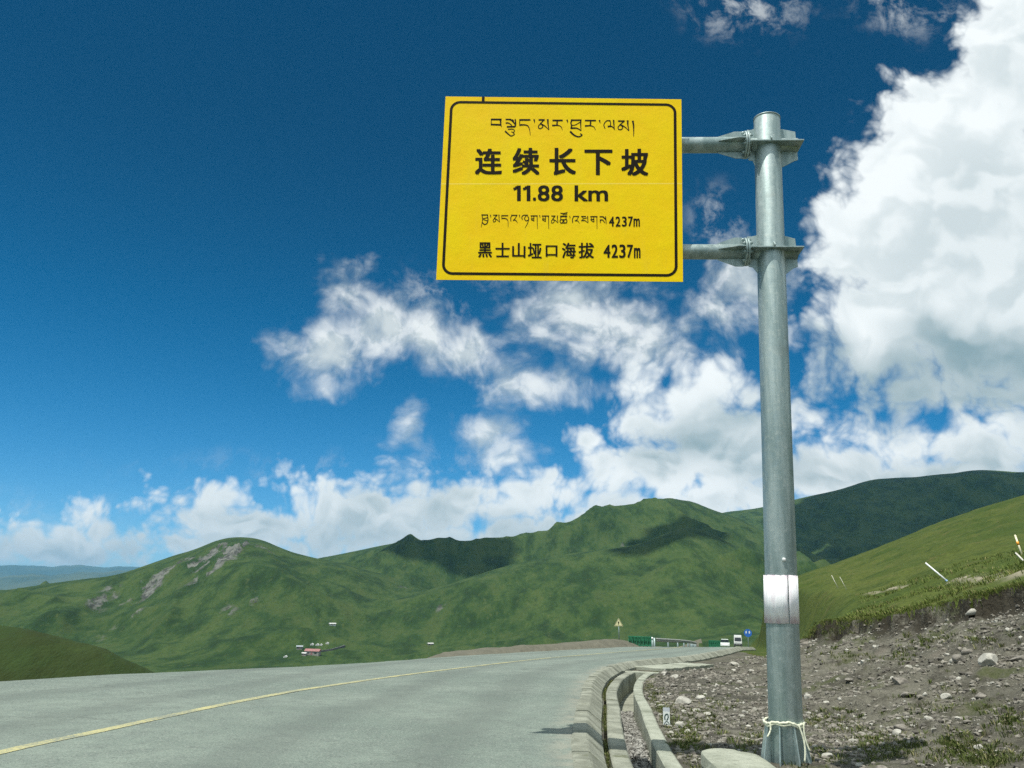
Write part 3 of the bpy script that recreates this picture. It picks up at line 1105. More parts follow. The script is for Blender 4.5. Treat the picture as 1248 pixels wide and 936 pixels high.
build_road()
tag(sweep('kerb', part_of(KERB, -15, 60), [(0.0, -0.30), (-0.012, 0.012), (0.01, 0.022), (0.15, 0.024), (0.175, 0.012), (0.345, -0.125), (0.35, -0.35)], M_CONC, 0.85, 0.014, 0.008),
    kind='structure')
DR = part_of(KERB, -15, 24.6)
tag(sweep('drain_wall', DR, [(0.42, -0.9), (0.42, -0.168), (0.44, -0.155), (0.615, -0.158), (0.635, -0.175), (0.635, -0.9)], M_CONC, 1.9, 0.008, 0.005), kind='structure')
tag(sweep('drain_wall', DR, [(0.965, -0.9), (0.965, -0.165), (0.985, -0.150), (1.130, -0.152), (1.155, -0.170), (1.155, -0.9)], M_CONC2, 1.9, 0.008, 0.005), kind='structure')
tag(sweep('drain_floor', DR, [(0.58, -0.95), (0.58, -0.62), (0.98, -0.58), (0.98, -0.95)], M_CONC, None, 0.0), kind='structure')


def near_line(o, y):
    """point at offset o to the right of the kerb line, at distance y down the road"""
    ln = offset_line(KERB, o)
    i = int(np.argmin(np.abs(KERB[:, 1] - y)))
    return ln[i], KERB[min(i + 1, len(KERB) - 1)] - KERB[i]


def build_drain_end():
    p, t = near_line(0.80, 24.5)
    ang = atan2(t[1], t[0])
    bm = bmesh.new()
    add_box(bm, (p[0], p[1], float(zr(p[1])) - 0.42), (0.22, 0.95, 0.55), Matrix.Rotation(ang, 3, 'Z'))
    o = bm_obj('drain_end_wall', bm, M_CONC2, bevel=0.02)
    tag(o, kind='structure')
    h = hit(818, 815, 8)
    q, t = near_line(2.2, h.y)
    ang = atan2(t[1], t[0]) - 0.25
    bm = bmesh.new()
    bmesh.ops.create_grid(bm, x_segments=16, y_segments=8, size=0.5, matrix=Matrix.Diagonal((3.2, 1.05, 1, 1)))
    r = bmesh.ops.extrude_face_region(bm, geom=bm.faces[:])
    for e in r['geom']:
        if isinstance(e, bmesh.types.BMVert):
            e.co.z -= 0.30
    for v in bm.verts:
        v.co += Vector((0.04 * fb(v.co.y * 5, 1.0, 3), 0.05 * fb(v.co.x * 4, 2.0, 4), 0.012 * fb(v.co.x * 6, v.co.y * 6, 5)))
    o = bm_obj('concrete_slab', bm, M_CONC2, bevel=0.015)
    o.location = (h.x + 0.1, h.y, h.z + 0.10)
    o.rotation_euler = (0, 0, ang)
    tag(o, 'cracked pale concrete slab lying flat beyond the end of the roadside drain', 'slab')


build_drain_end()


# ------------------------------------------------------------------ the yellow sign on its cantilever post
def mat_zinc(name='galvanised steel', dark=1.0):
    m, N, b = material(name)
    tc = N.node('ShaderNodeTexCoord').outputs['Object']
    q = N.vmath('MULTIPLY', tc, (9.0, 9.0, 0.8))
    n1 = N.noise(q, 1.0, 5, 0.65)
    n2 = N.noise(tc, 16.0, 5, 0.7)
    n3 = N.noise(tc, 2.0, 4, 0.6)
    c = N.mix(N.ramp(n1, 0.35, 0.65), (0.235 * dark, 0.315 * dark, 0.31 * dark), (0.385 * dark, 0.465 * dark, 0.455 * dark))
    c = N.mix(N.ramp(n2, 0.52, 0.75, 0.0, 0.5), c, (0.52 * dark, 0.57 * dark, 0.54 * dark))
    c = N.mix(N.ramp(n3, 0.55, 0.72, 0.0, 0.45), c, (0.20 * dark, 0.245 * dark, 0.235 * dark))
    finish(N, b, c, N.ramp(n2, 0.3, 0.7, 0.40, 0.62), N.math('MULTIPLY', n2, 0.004), 0.4, 1.0, 0.5, 0.55)
    return m


def mat_plain(name, col, rough=0.6, noise=0.12, scale=8.0, spec=None, metal=None):
    m, N, b = material(name)
    tc = N.node('ShaderNodeTexCoord').outputs['Object']
    n = N.noise(tc, scale, 5, 0.65)
    c = N.mix(N.ramp(n, 0.3, 0.7), tuple(x * (1 - noise) for x in col), tuple(min(1, x * (1 + noise)) for x in col))
    finish(N, b, c, rough, None, spec=spec, metal=metal)
    return m


M_ZINC = mat_zinc()


def mat_yellow():
    m, N, b = material('yellow reflective sheet')
    tc = N.node('ShaderNodeTexCoord').outputs['Object']
    z = N.sep(tc)[2]
    # the sheet is laid in two widths; rain has left faint streaks of dust
    seam = N.ramp(N.math('ABSOLUTE', N.math('SUBTRACT', z, 6.33)), 0.010, 0.004)
    n1 = N.noise(N.vmath('MULTIPLY', tc, (7.0, 7.0, 0.9)), 1.0, 6, 0.65)
    n2 = N.noise(tc, 1.3, 5, 0.6)
    n3 = N.noise(tc, 60.0, 3, 0.6)
    c = N.mix(N.ramp(n2, 0.3, 0.7), (0.95, 0.600, 0.0), (0.93, 0.670, 0.001))
    c = N.mix(N.ramp(n1, 0.54, 0.80, 0.0, 0.30), c, (0.70, 0.50, 0.06))
    c = N.mix(N.ramp(n3, 0.62, 0.75, 0.0, 0.12), c, (0.55, 0.40, 0.05))
    c = N.mix(N.math('MULTIPLY', seam, 0.35), c, (0.98, 0.80, 0.25))
    finish(N, b, c, N.ramp(n2, 0.3, 0.7, 0.5, 0.7), N.math('ADD', n2, N.math('MULTIPLY', seam, 0.02)), 0.25, 0.05, 0.12)
    return m


M_YELLOW = mat_yellow()
M_INK = mat_plain('black sign film', (0.012, 0.009, 0.004), 0.6, 0.1, 4.0, 0.1)


def mat_band():
    m, N, b = material('dirty white wrap')
    tc = N.node('ShaderNodeTexCoord').outputs['Object']
    n1 = N.noise(N.vmath('MULTIPLY', tc, (14, 14, 3)), 1.0, 5, 0.7)
    n2 = N.noise(N.vmath('MULTIPLY', tc, (3, 3, 14)), 1.0, 4, 0.6)
    c = N.mix(N.ramp(n1, 0.46, 0.66), (0.88, 0.89, 0.90), (0.76, 0.72, 0.75))
    c = N.mix(N.ramp(n2, 0.60, 0.72, 0.0, 0.5), c, (0.58, 0.53, 0.57))
    z = N.sep(tc)[2]
    edge = N.math('ADD', N.ramp(z, 0.42, 0.50), N.ramp(z, 0.10, 0.02))
    c = N.mix(N.math('MULTIPLY', edge, N.ramp(n1, 0.35, 0.6, 0.2, 0.8)), c, (0.52, 0.40, 0.46))
    finish(N, b, c, 0.9, spec=0.1)
    return m


M_BAND = mat_band()
BASE = Vector((0, 0, HC)) + ray(958, 926) * (-HC / ray(958, 926).z)
YAW = radians(3.2)
AX = Vector((cos(YAW), -sin(YAW), 0))               # along the arms, towards the right
NV = Vector((-sin(YAW), -cos(YAW), 0))              # the way the sign faces
UPV = Vector((0, 0, 1))


def on_plane(u, v, off):
    """sight line meets the sign's plane, set off metres in front of the post's axis: (along, up)"""
    d = ray(u, v)
    o = Vector((0, 0, HC))
    p0 = BASE + NV * off
    t = (p0 - o).dot(NV) / d.dot(NV)
    p = o + d * t - BASE
    return p.dot(AX), p.dot(UPV)


def build_sign():
    root = empty('road_sign', BASE)
    tag(root, 'yellow warning board with black lettering hung from a tall galvanised cantilever post', 'road sign')
    to = lambda a, h, f=0.0: AX * a + UPV * h + NV * f          # local point

    ta, tb = on_plane(938.5, 137, 0.16)
    top = Vector(to(ta, tb))
    axis = top.normalized()

    def ax_at(h):
        return top * (h / top.z)
    # post
    bm = bmesh.new()
    add_tube(bm, (0, 0, -0.25), top, 0.169, 0.157, 48)
    post = bm_obj('post', bm, M_ZINC, root, True, 0.006)
    m = post.modifiers['bevel']
    m.angle_limit = radians(60)
    bm = bmesh.new()
    add_tube(bm, top, top + axis * 0.012, 0.162, 0.162, 48)
    bm_obj('cap', bm, M_ZINC, root, True)
    # fins round the foot
    for k in range(8):
        a = k * pi / 4 + radians(14)
        r = Vector((cos(a), sin(a), 0))
        t = Vector((-sin(a), cos(a), 0))
        bm = bmesh.new()
        hgt = 0.36
        p = [r * 0.168 + UPV * -0.05, r * 0.25 + UPV * -0.05, r * 0.25 + UPV * 0.01, r * 0.185 + UPV * hgt, r * 0.168 + UPV * hgt]
        add_prism(bm, [q - t * 0.007 for q in p], t * 0.014)
        bm_obj('foot_fin', bm, M_ZINC, root, bevel=0.003)
    bm = bmesh.new()
    add_tube(bm, (0, 0, -0.10), (0, 0, -0.04), 0.30, 0.30, 40)
    bm_obj('base_plate', bm, M_ZINC, root, True, 0.004)
    # pale wrap round the post, slit at the front
    b0, b1 = on_plane(957, 760, 0.17)[1], on_plane(956, 701, 0.17)[1]
    bm = bmesh.new()
    c0, c1 = ax_at(b0), ax_at(b1)
    slit = -pi / 2 + radians(7)
    n = 64
    ring = []
    for i in range(n + 1):
        a = slit + radians(2.0) + (2 * pi - radians(4.0)) * i / n
        rr = 0.1725
        d = Vector((cos(a), sin(a), 0)) * rr
        ring.append((bm.verts.new(d + Vector((0, 0, 0.0 + 0.004 * fb(a * 6, 1, 1)))), bm.verts.new(d * 0.995 + (c1 - c0) + Vector((0, 0, 0.006 * fb(a * 7, 2, 2))))))
    for i in range(n):
        bm.faces.new((ring[i][0], ring[i + 1][0], ring[i + 1][1], ring[i][1]))
    band = bm_obj('reflective_band', bm, M_BAND, root, True)
    band.location = c0
    sol = band.modifiers.new('thickness', 'SOLIDIFY')
    sol.thickness, sol.offset = 0.004, 1
    band['label'] = 'dirty white wrap with a slit round the post'
    # bolt head on the front of the post
    ba, bb = on_plane(955.5, 682, 0.17)
    bm = bmesh.new()
    c = Vector(to(ba, bb, 0.165))
    add_tube(bm, c, c + NV * 0.022, 0.021, 0.017, 16)
    bm_obj('bolt', bm, mat_plain('white bolt cap', (0.78, 0.80, 0.78), 0.4), root, True)

    # arms
    pl = [on_plane(u, v, 0.22) for u, v in ((543, 117.5), (830.5, 121), (832.5, 343.5), (531.5, 341))]
    left = min(pl[0][0], pl[3][0])
    for (vt, vb_) in ((168.5, 185.5), (298.5, 315.5)):
        h0 = (on_plane(850, vt, 0.0)[1] + on_plane(850, vb_, 0.0)[1]) / 2
        rad = abs(on_plane(850, vt, 0.0)[1] - on_plane(850, vb_, 0.0)[1]) / 2
        cx = ax_at(h0).dot(AX)
        aF = on_plane(906, (vt + vb_) / 2, 0)[0]                   # flange
        aT = on_plane(874, (vt + vb_) / 2, 0)[0]                   # start of the stiffeners
        aR = on_plane(971, (vt + vb_) / 2, 0)[0]                   # right end of the saddle
        bm = bmesh.new()
        add_tube(bm, to(left + 0.06, h0), to(aF, h0), rad, rad, 32)
        arm = bm_obj('arm', bm, M_ZINC, root, True, 0.003)
        # stiffening fins along the arm
        for s, hv in ((1, 0), (-1, 0), (0, 1), (0, -1)):
            e = UPV * s + NV * hv
            tn = NV if s else UPV
            bm = bmesh.new()
            big = 0.185
            p = [to(aT, h0) + e * (rad - 0.004), to(aF - 0.006, h0) + e * (rad - 0.004), to(aF - 0.006, h0) + e * big, to(aF - 0.10, h0) + e * big, to(aT, h0) + e * (rad + 0.012)]
            add_prism(bm, [Vector(q) - tn * 0.005 for q in p], tn * 0.010)
            bm_obj('arm_fin', bm, M_ZINC, arm)
        # pair of flanges with bolts
        for g in (0.0, 0.028):
            bm = bmesh.new()
            add_tube(bm, to(aF + g, h0), to(aF + g + 0.022, h0), 0.168, 0.168, 32)
            bm_obj('flange', bm, M_ZINC, arm, True, 0.003)
        for k in range(8):
            a = k * pi / 4 + pi / 8
            e = UPV * cos(a) * 0.142 + NV * sin(a) * 0.142
            bm = bmesh.new()
            add_tube(bm, to(aF - 0.032, h0) + e, to(aF + 0.085, h0) + e, 0.011, 0.011, 8)
            add_tube(bm, to(aF - 0.022, h0) + e, to(aF, h0) + e, 0.021, 0.021, 6)
            add_tube(bm, to(aF + 0.050, h0) + e, to(aF + 0.070, h0) + e, 0.021, 0.021, 6)
            bm_obj('bolt', bm, M_ZINC, arm, True)
        # saddle on the post: plate, short stub, webs
        s0 = aF + 0.052
        bm = bmesh.new()
        w = 0.20
        vp = 171.0 if vt < 200 else 301.0
        hp = on_plane(940, vp, w)[1]
        y_ = lambda dv: on_plane(940, vp + dv, 0)[1]
        for z0 in (hp,):
            ring = [to(s0, z0, -w), to(s0, z0, w), to(aR + 0.03, z0, w), to(aR + 0.03, z0, -w)]
            add_prism(bm, ring, UPV * 0.016)
        bm_obj('saddle_plate', bm, M_ZINC, arm, bevel=0.002)
        bm = bmesh.new()
        add_tube(bm, to(s0, h0 - 0.012), to(aR, h0 - 0.012), rad * 0.92, rad * 0.92, 24)
        bm_obj('saddle_tube', bm, M_ZINC, arm, True)
        h1, h2, d1, d2 = y_(-12.5), y_(-14), y_(24), y_(33)
        for p in ([(s0, hp + .016), (s0, h1), (s0 + .05, h1), (cx - .15, h2), (cx - .15, hp + .016)],
                  [(s0, hp - .002), (s0, d1), (s0 + .05, d1 - .01), (cx - .16, d2), (cx - .15, hp - .002)],
                  [(cx + .15, hp + .016), (cx + .15, h2), (aR - .01, y_(-10)), (aR, hp + .016)],
                  [(cx + .15, hp - .002), (cx + .16, d2), (aR - .05, d1 - .02), (aR, d1), (aR, hp - .002)]):
            bm = bmesh.new()
            add_prism(bm, [to(x, y, -0.006) for x, y in p], NV * 0.012)
            bm_obj('web', bm, M_ZINC, arm)
        for f in (-1, 1):
            bm = bmesh.new()
            add_prism(bm, [to(cx - .012, hp + .016, f * .15), to(cx - .012, hp + .09, f * .165), to(cx - .012, hp + .016, f * .238)], AX * 0.014)
            bm_obj('web', bm, M_ZINC, arm)

    # board
    off = 0.22
    q = [Vector(to(a, h, off)) for a, h in pl]
    bm = bmesh.new()
    add_prism(bm, [p - NV * 0.006 for p in q], NV * 0.006)
    board = bm_obj('board', bm, M_YELLOW, root, bevel=0.0015)
    L0, R0, T0, B0 = pl[0][0], pl[1][0], (pl[0][1] + pl[1][1]) / 2, (pl[2][1] + pl[3][1]) / 2
    # aluminium rails on the back
    for k in range(5):
        h = B0 + (T0 - B0) * (0.1 + 0.2 * k)
        bm = bmesh.new()
        add_prism(bm, [to(left + .08, h - .03, off - .007), to(left + .08, h + .03, off - .007), to(left + .08, h + .02, off - .04), to(left + .08, h - .02, off - .04)], AX * (R0 - L0 - .16))
        bm_obj('rail', bm, M_ZINC, board)
    for hh in (177.0, 307.0):
        hc = on_plane(850, hh, 0)[1]
        for fr in (0.15, 0.5, 0.85):
            bm = bmesh.new()
            c = Vector(to(L0 + (R0 - L0) * fr, hc, 0.135))
            add_box(bm, c, (0.06, 0.10, 0.24), Matrix.Rotation(-YAW, 3, 'Z'))
            bm_obj('clamp', bm, M_ZINC, board, bevel=0.004)

    lift = off + 0.002

    def bil(s, t):
        a = [np.array(p) for p in pl]
        r = a[3] * (1 - s) * (1 - t) + a[2] * s * (1 - t) + a[1] * s * t + a[0] * (1 - s) * t
        return to(r[0], r[1], lift)
    # frame line with round corners
    W_, H_ = R0 - L0, T0 - B0

    def rr(inset, rad_):
        pts = []
        for cx_, cy_, a0 in ((W_ - inset - rad_, H_ - inset - rad_, 0), (inset + rad_, H_ - inset - rad_, 90), (inset + rad_, inset + rad_, 180), (W_ - inset - rad_, inset + rad_, 270)):
            for k in range(9):
                a = radians(a0 + 90 * k / 8)
                pts.append(((cx_ + rad_ * cos(a)) / W_, (cy_ + rad_ * sin(a)) / H_))
        return pts
    bm = bmesh.new()
    o_, i_ = rr(0.062, 0.13), rr(0.096, 0.096)
    vo, vi = [bm.verts.new(bil(*p)) for p in o_], [bm.verts.new(bil(*p)) for p in i_]
    for k in range(len(vo)):
        bm.faces.new((vo[k], vo[(k + 1) % len(vo)], vi[(k + 1) % len(vo)], vi[k]))
    sx = (588 - 543) / 287.5
    tk = [bm.verts.new(bil(x, y)) for x, y in ((sx, 0.975), (sx + .012, 0.975), (sx + .012, 1.0), (sx, 1.0))]
    bm.faces.new(tk)
    bm_obj('border', bm, M_INK, board)

    def put(u, v):
        a, h = on_plane(u, v, lift)
        return to(a, h, lift)

    def crop(x, y):                                             # measured on an enlargement of the board
        return 520 + x * 330 / 1236, 100 + y * 250 / 936

    def text_faces(bm, s, box, bold):
        """one run of characters, fitted into a box of the photograph"""
        cu = bpy.data.curves.new('text', 'FONT')
        cu.body, cu.resolution_u, cu.fill_mode = s, 4, 'BOTH'
        ob = bpy.data.objects.new('text', cu)
        COL.objects.link(ob)
        dg = bpy.context.evaluated_depsgraph_get()
        me = bpy.data.meshes.new_from_object(ob.evaluated_get(dg))
        bpy.data.objects.remove(ob)
        bpy.data.curves.remove(cu)
        xs, ys = [v.co.x for v in me.vertices], [v.co.y for v in me.vertices]
        x0, x1, y0, y1 = min(xs), max(xs), min(ys), max(ys)
        (u0, v0), (u1, v1) = box
        k = bold
        steps = [(0, 0)] if k <= 0 else [(-k, -k * .7), (k, -k * .7), (-k, k * .7), (k, k * .7), (0, 0)]
        u0, u1, v0, v1 = u0 + k, u1 - k, v0 + k * .7, v1 - k * .7
        for n_, (du, dv) in enumerate(steps):                    # heavier strokes: printed again with a small shift, each a hair higher
            vs = []
            for v in me.vertices:
                q = put(u0 + (v.co.x - x0) / (x1 - x0) * (u1 - u0) + du, v1 + (v.co.y - y0) / (y1 - y0) * (v0 - v1) + dv)
                vs.append(bm.verts.new(q + NV * 0.0004 * n_))
            for p in me.polygons:
                try:
                    bm.faces.new([vs[i] for i in p.vertices])
                except ValueError:
                    pass
        bpy.data.meshes.remove(me)

    def run(items, bold, strokes=None):
        bm = bmesh.new()
        for s, x0, y0, x1, y1 in items:
            text_faces(bm, s, (crop(x0, y0), crop(x1, y1)), bold)
        if strokes:
            strokes(bm)
        me = bpy.data.meshes.new('lettering')
        bm.normal_update()
        for f in bm.faces:
            if f.normal.dot(NV) < 0:
                f.normal_flip()
        bm.to_mesh(me)
        bm.free()
        me.materials.append(M_INK)
        link(bpy.data.objects.new('lettering', me), board)

    def pen(ox, oy, sx_, sy_):
        def draw(bm, pts, w0, w1=None):
            """a pen stroke through points of an enlargement, its width running from w0 to w1"""
            w1 = w0 if w1 is None else w1
            P_ = catmull(pts, 6.0) if len(pts) > 2 else np.array([pts[0], ((pts[0][0] + pts[1][0]) / 2, (pts[0][1] + pts[1][1]) / 2), pts[1]], float)
            t = np.gradient(P_, axis=0)
            t /= np.maximum(np.linalg.norm(t, axis=1), 1e-6)[:, None]
            n = np.stack([-t[:, 1], t[:, 0]], 1)
            w = np.linspace(w0, w1, len(P_))[:, None] / 2
            A, B = P_ + n * w, P_ - n * w
            va = [bm.verts.new(put(ox + x * sx_, oy + y * sy_)) for x, y in A]
            vb = [bm.verts.new(put(ox + x * sx_, oy + y * sy_)) for x, y in B]
            for i in range(len(va) - 1):
                bm.faces.new((va[i], va[i + 1], vb[i + 1], vb[i]))
        return draw

    def tib1(bm):
        d = pen(590, 135, 100 / 1248, 40 / 499)
        T = [([(102, 131), (266, 131)], 26, 26), ([(250, 120), (252, 190), (264, 245)], 34, 8), ([(100, 207), (250, 213)], 24, 26), ([(110, 130), (108, 207)], 10, 10),
             ([(325, 131), (404, 131)], 22, 22), ([(396, 128), (436, 160), (472, 205)], 26, 18), ([(472, 125), (478, 180), (474, 240)], 20, 22), ([(430, 128), (455, 158)], 14, 8),
             ([(328, 186), (372, 186), (424, 222)], 22, 12), ([(345, 243), (474, 240)], 24, 26), ([(362, 282), (410, 278), (450, 284), (462, 310), (440, 330)], 16, 10),
             ([(318, 306), (365, 350), (410, 382), (458, 362)], 24, 14), ([(414, 318), (446, 334), (462, 362)], 12, 16),
             ([(535, 138), (704, 138)], 26, 24), ([(541, 138), (541, 218)], 14, 12), ([(535, 216), (620, 214), (668, 232), (692, 290), (702, 372)], 26, 6),
             ([(760, 128), (768, 184)], 26, 8),
             ([(828, 138), (922, 138)], 24, 24), ([(905, 146), (848, 200)], 18, 12), ([(872, 196), (832, 222), (830, 262), (862, 268), (892, 240), (878, 206)], 14, 16), ([(866, 198), (928, 234), (986, 292)], 22, 8), ([(968, 126), (972, 200), (986, 288)], 28, 10),
             ([(1040, 146), (1196, 146)], 26, 24), ([(1112, 146), (1108, 222)], 24, 20), ([(1034, 223), (1120, 222), (1168, 240), (1192, 294)], 26, 6)]
        for s in T:
            d(bm, *s)
        d = pen(680, 135, 100 / 1248, 40 / 499)
        T = [([(137, 134), (150, 184)], 26, 8),
             ([(196, 142), (356, 142)], 24, 22), ([(214, 142), (198, 180), (206, 222), (198, 274)], 22, 20), ([(348, 132), (346, 220), (352, 302)], 22, 10), ([(208, 222), (262, 214), (338, 172)], 12, 12), ([(194, 264), (290, 266), (350, 300)], 26, 14),
             ([(184, 312), (250, 372), (318, 394), (366, 368), (336, 346)], 30, 16),
             ([(410, 148), (578, 148)], 24, 22), ([(498, 148), (492, 228)], 22, 20), ([(410, 230), (500, 228), (546, 246), (572, 294)], 26, 6),
             ([(630, 140), (642, 186)], 26, 8),
             ([(716, 270), (698, 216), (722, 168), (756, 150), (792, 160), (802, 196), (788, 236)], 14, 14), ([(738, 150), (800, 148)], 16, 14), ([(756, 236), (826, 242), (864, 290)], 26, 8), ([(846, 138), (850, 200), (858, 284)], 24, 10),
             ([(912, 156), (1016, 156)], 24, 22), ([(1000, 164), (936, 216)], 18, 12), ([(962, 212), (918, 240), (920, 278), (956, 286), (984, 258), (968, 222)], 14, 16), ([(958, 214), (1020, 248), (1080, 306)], 22, 8), ([(1060, 144), (1064, 220), (1080, 302)], 28, 10),
             ([(1138, 150), (1150, 230), (1152, 392)], 30, 7)]
        for s in T:
            d(bm, *s)

    def tib2(bm):
        d = pen(580, 250, 110 / 1248, 40 / 454)
        T = [([(76, 135), (168, 135)], 16, 14), ([(84, 138), (92, 196), (72, 306)], 12, 5), ([(160, 140), (166, 210), (150, 254), (118, 266), (84, 236)], 12, 14), ([(92, 188), (160, 172)], 10, 10), ([(100, 196), (160, 218)], 10, 10),
             ([(200, 132), (207, 170)], 14, 6),
             ([(238, 138), (298, 138)], 14, 14), ([(288, 144), (248, 184)], 12, 8), ([(262, 182), (240, 204), (242, 230), (262, 228), (276, 206), (266, 188)], 9, 10), ([(260, 184), (296, 204), (328, 236)], 14, 5), ([(318, 130), (320, 180), (328, 232)], 14, 7),
             ([(352, 145), (446, 145)], 14, 14), ([(358, 145), (358, 184)], 9, 8), ([(354, 184), (408, 184), (438, 206), (446, 304)], 16, 4),
             ([(488, 140), (572, 140)], 14, 14), ([(500, 142), (482, 172), (484, 222)], 10, 12), ([(566, 142), (540, 186), (520, 208)], 9, 9), ([(512, 208), (548, 208), (574, 246)], 16, 5),
             ([(600, 132), (608, 170)], 14, 6),
             ([(644, 200), (634, 172), (652, 142), (720, 138)], 11, 14), ([(694, 146), (672, 184), (690, 214), (722, 206), (730, 176), (712, 152)], 11, 11), ([(728, 200), (714, 250), (676, 318)], 12, 4),
             ([(756, 148), (854, 148)], 14, 14), ([(768, 148), (776, 188)], 8, 9), ([(762, 188), (802, 190)], 13, 13), ([(800, 150), (802, 222)], 13, 9), ([(764, 200), (804, 220)], 10, 10), ([(846, 148), (850, 328)], 11, 5),
             ([(880, 136), (888, 172)], 14, 6),
             ([(912, 150), (1012, 150)], 14, 14), ([(924, 150), (932, 190)], 8, 9), ([(916, 190), (960, 192)], 13, 13), ([(960, 152), (962, 228)], 13, 9), ([(918, 202), (962, 226)], 10, 10), ([(1004, 150), (1006, 330)], 11, 5),
             ([(1042, 150), (1100, 150)], 14, 14), ([(1092, 156), (1054, 196)], 12, 8), ([(1068, 194), (1044, 218), (1048, 246), (1070, 242), (1084, 220), (1072, 200)], 9, 10), ([(1066, 196), (1102, 214), (1136, 248)], 14, 5), ([(1126, 142), (1128, 190), (1136, 244)], 14, 7)]
        for s in T:
            d(bm, *s)
        d = pen(680, 250, 110 / 1248, 40 / 454)
        T = [([(34, 110), (76, 114), (132, 100)], 12, 12), ([(62, 128), (128, 122)], 10, 10), ([(30, 155), (128, 152)], 20, 20), ([(44, 160), (34, 196)], 10, 10), ([(110, 160), (112, 196)], 10, 10),
             ([(50, 196), (30, 214), (36, 244), (62, 240), (70, 214), (54, 196)], 12, 12), ([(104, 194), (82, 214), (88, 244), (116, 240), (124, 214), (108, 194)], 12, 12), ([(36, 200), (124, 198)], 10, 10), ([(36, 250), (120, 248)], 10, 10),
             ([(163, 150), (169, 182)], 14, 6),
             ([(208, 155), (292, 155)], 14, 14), ([(220, 157), (202, 188), (204, 244)], 10, 12), ([(286, 157), (262, 200), (242, 216)], 9, 9), ([(234, 216), (270, 216), (298, 254)], 16, 5),
             ([(320, 157), (388, 157)], 14, 14), ([(334, 158), (348, 188), (330, 214)], 9, 9), ([(348, 188), (402, 176)], 9, 9), ([(322, 214), (372, 214), (416, 246)], 16, 6), ([(410, 150), (416, 242)], 13, 8),
             ([(446, 158), (546, 158)], 14, 14), ([(458, 158), (466, 196)], 8, 9), ([(450, 196), (494, 198)], 13, 13), ([(494, 160), (498, 236)], 13, 9), ([(452, 208), (498, 234)], 10, 10), ([(538, 158), (540, 330)], 11, 5),
             ([(576, 160), (630, 160)], 16, 14), ([(622, 158), (668, 206)], 18, 12), ([(658, 154), (668, 262)], 13, 8), ([(578, 206), (618, 206), (648, 246)], 16, 9), ([(600, 208), (582, 226), (592, 246)], 8, 8)]
        for s in T:
            d(bm, *s)

    def ones(bm):
        d = pen(520, 100, 330 / 1236, 250 / 936)
        for x in (0, 44):
            d(bm, [(421 + x, 472), (421 + x, 543)], 17)
            d(bm, [(396 + x, 489), (406 + x, 486), (413.2 + x, 477)], 13)
    run([], 0, tib1)
    run([('连', 220, 303, 344, 423), ('续', 392, 300, 515, 424), ('长', 560, 300, 682, 425), ('下', 720, 308, 848, 424), ('坡', 888, 304, 1012, 428)], 1.0)
    run([('.', 485, 526, 499, 542), ('8', 507, 471, 561, 544), ('8', 568, 471, 622, 544), ('km', 675, 471, 828, 544)], 0.62, ones)

    def tib2d(bm):
        tib2(bm)
        f = lambda x, y: ((680 + x * 110 / 1248 - 520) * 1236 / 330, (250 + y * 40 / 454 - 100) * 936 / 250)
        for s, x0, y0, x1, y1 in (('4', 706, 157, 778, 294), ('2', 796, 157, 864, 296), ('3', 884, 157, 952, 296), ('7', 970, 157, 1036, 294), ('m', 1044, 184, 1132, 296)):
            a, c = f(x0, y0), f(x1, y1)
            text_faces(bm, s, (crop(*a), crop(*c)), 0.3)
    run([], 0, tib2d)
    run([('黑', 235, 731, 298, 800), ('士', 314, 733, 379, 799), ('山', 390, 734, 451, 802), ('垭', 462, 734, 525, 804), ('口', 543, 745, 597, 797), ('海', 617, 733, 681, 804),
         ('拔', 693, 733, 764, 804), ('4', 807, 742, 839, 802), ('2', 844, 741, 873, 802), ('3', 879, 741, 908, 803), ('7', 914, 742, 942, 802), ('m', 946, 756, 976, 803)], 0.42)
    return root


build_sign()


# ------------------------------------------------------------------ things along the road and on the hills
M_WHITE = mat_plain('white paint', (0.74, 0.76, 0.74), 0.45, 0.06)
M_GREEN = mat_plain('green painted steel', (0.020, 0.175, 0.085), 0.5, 0.25, 5.0)
M_BLUE = mat_plain('blue sign film', (0.02, 0.13, 0.48), 0.45, 0.05)
M_RUBBER = mat_plain('black rubber', (0.02, 0.02, 0.02), 0.8)
M_GLASS = mat_plain('dark window glass', (0.015, 0.022, 0.026), 0.08, 0.05, 3.0, 0.6)
M_LAMP = mat_plain('lamp glass', (0.65, 0.66, 0.62), 0.15, 0.05)
M_WOOD = mat_plain('bleached wood', (0.62, 0.60, 0.52), 0.8, 0.2, 20.0)


def at(u, v, r):
    """a spot on the ground at bearing of a photograph point, r metres away"""
    a, _ = azel(u, v)
    x, y = r * sin(a), r * cos(a)
    return Vector((x, y, height(x, y)))


def road_z(x, y):
    dk = float(sdist(np.array([x]), np.array([y]), KERB)[0])
    return float(zroad(np.array(y), np.array(dk)))


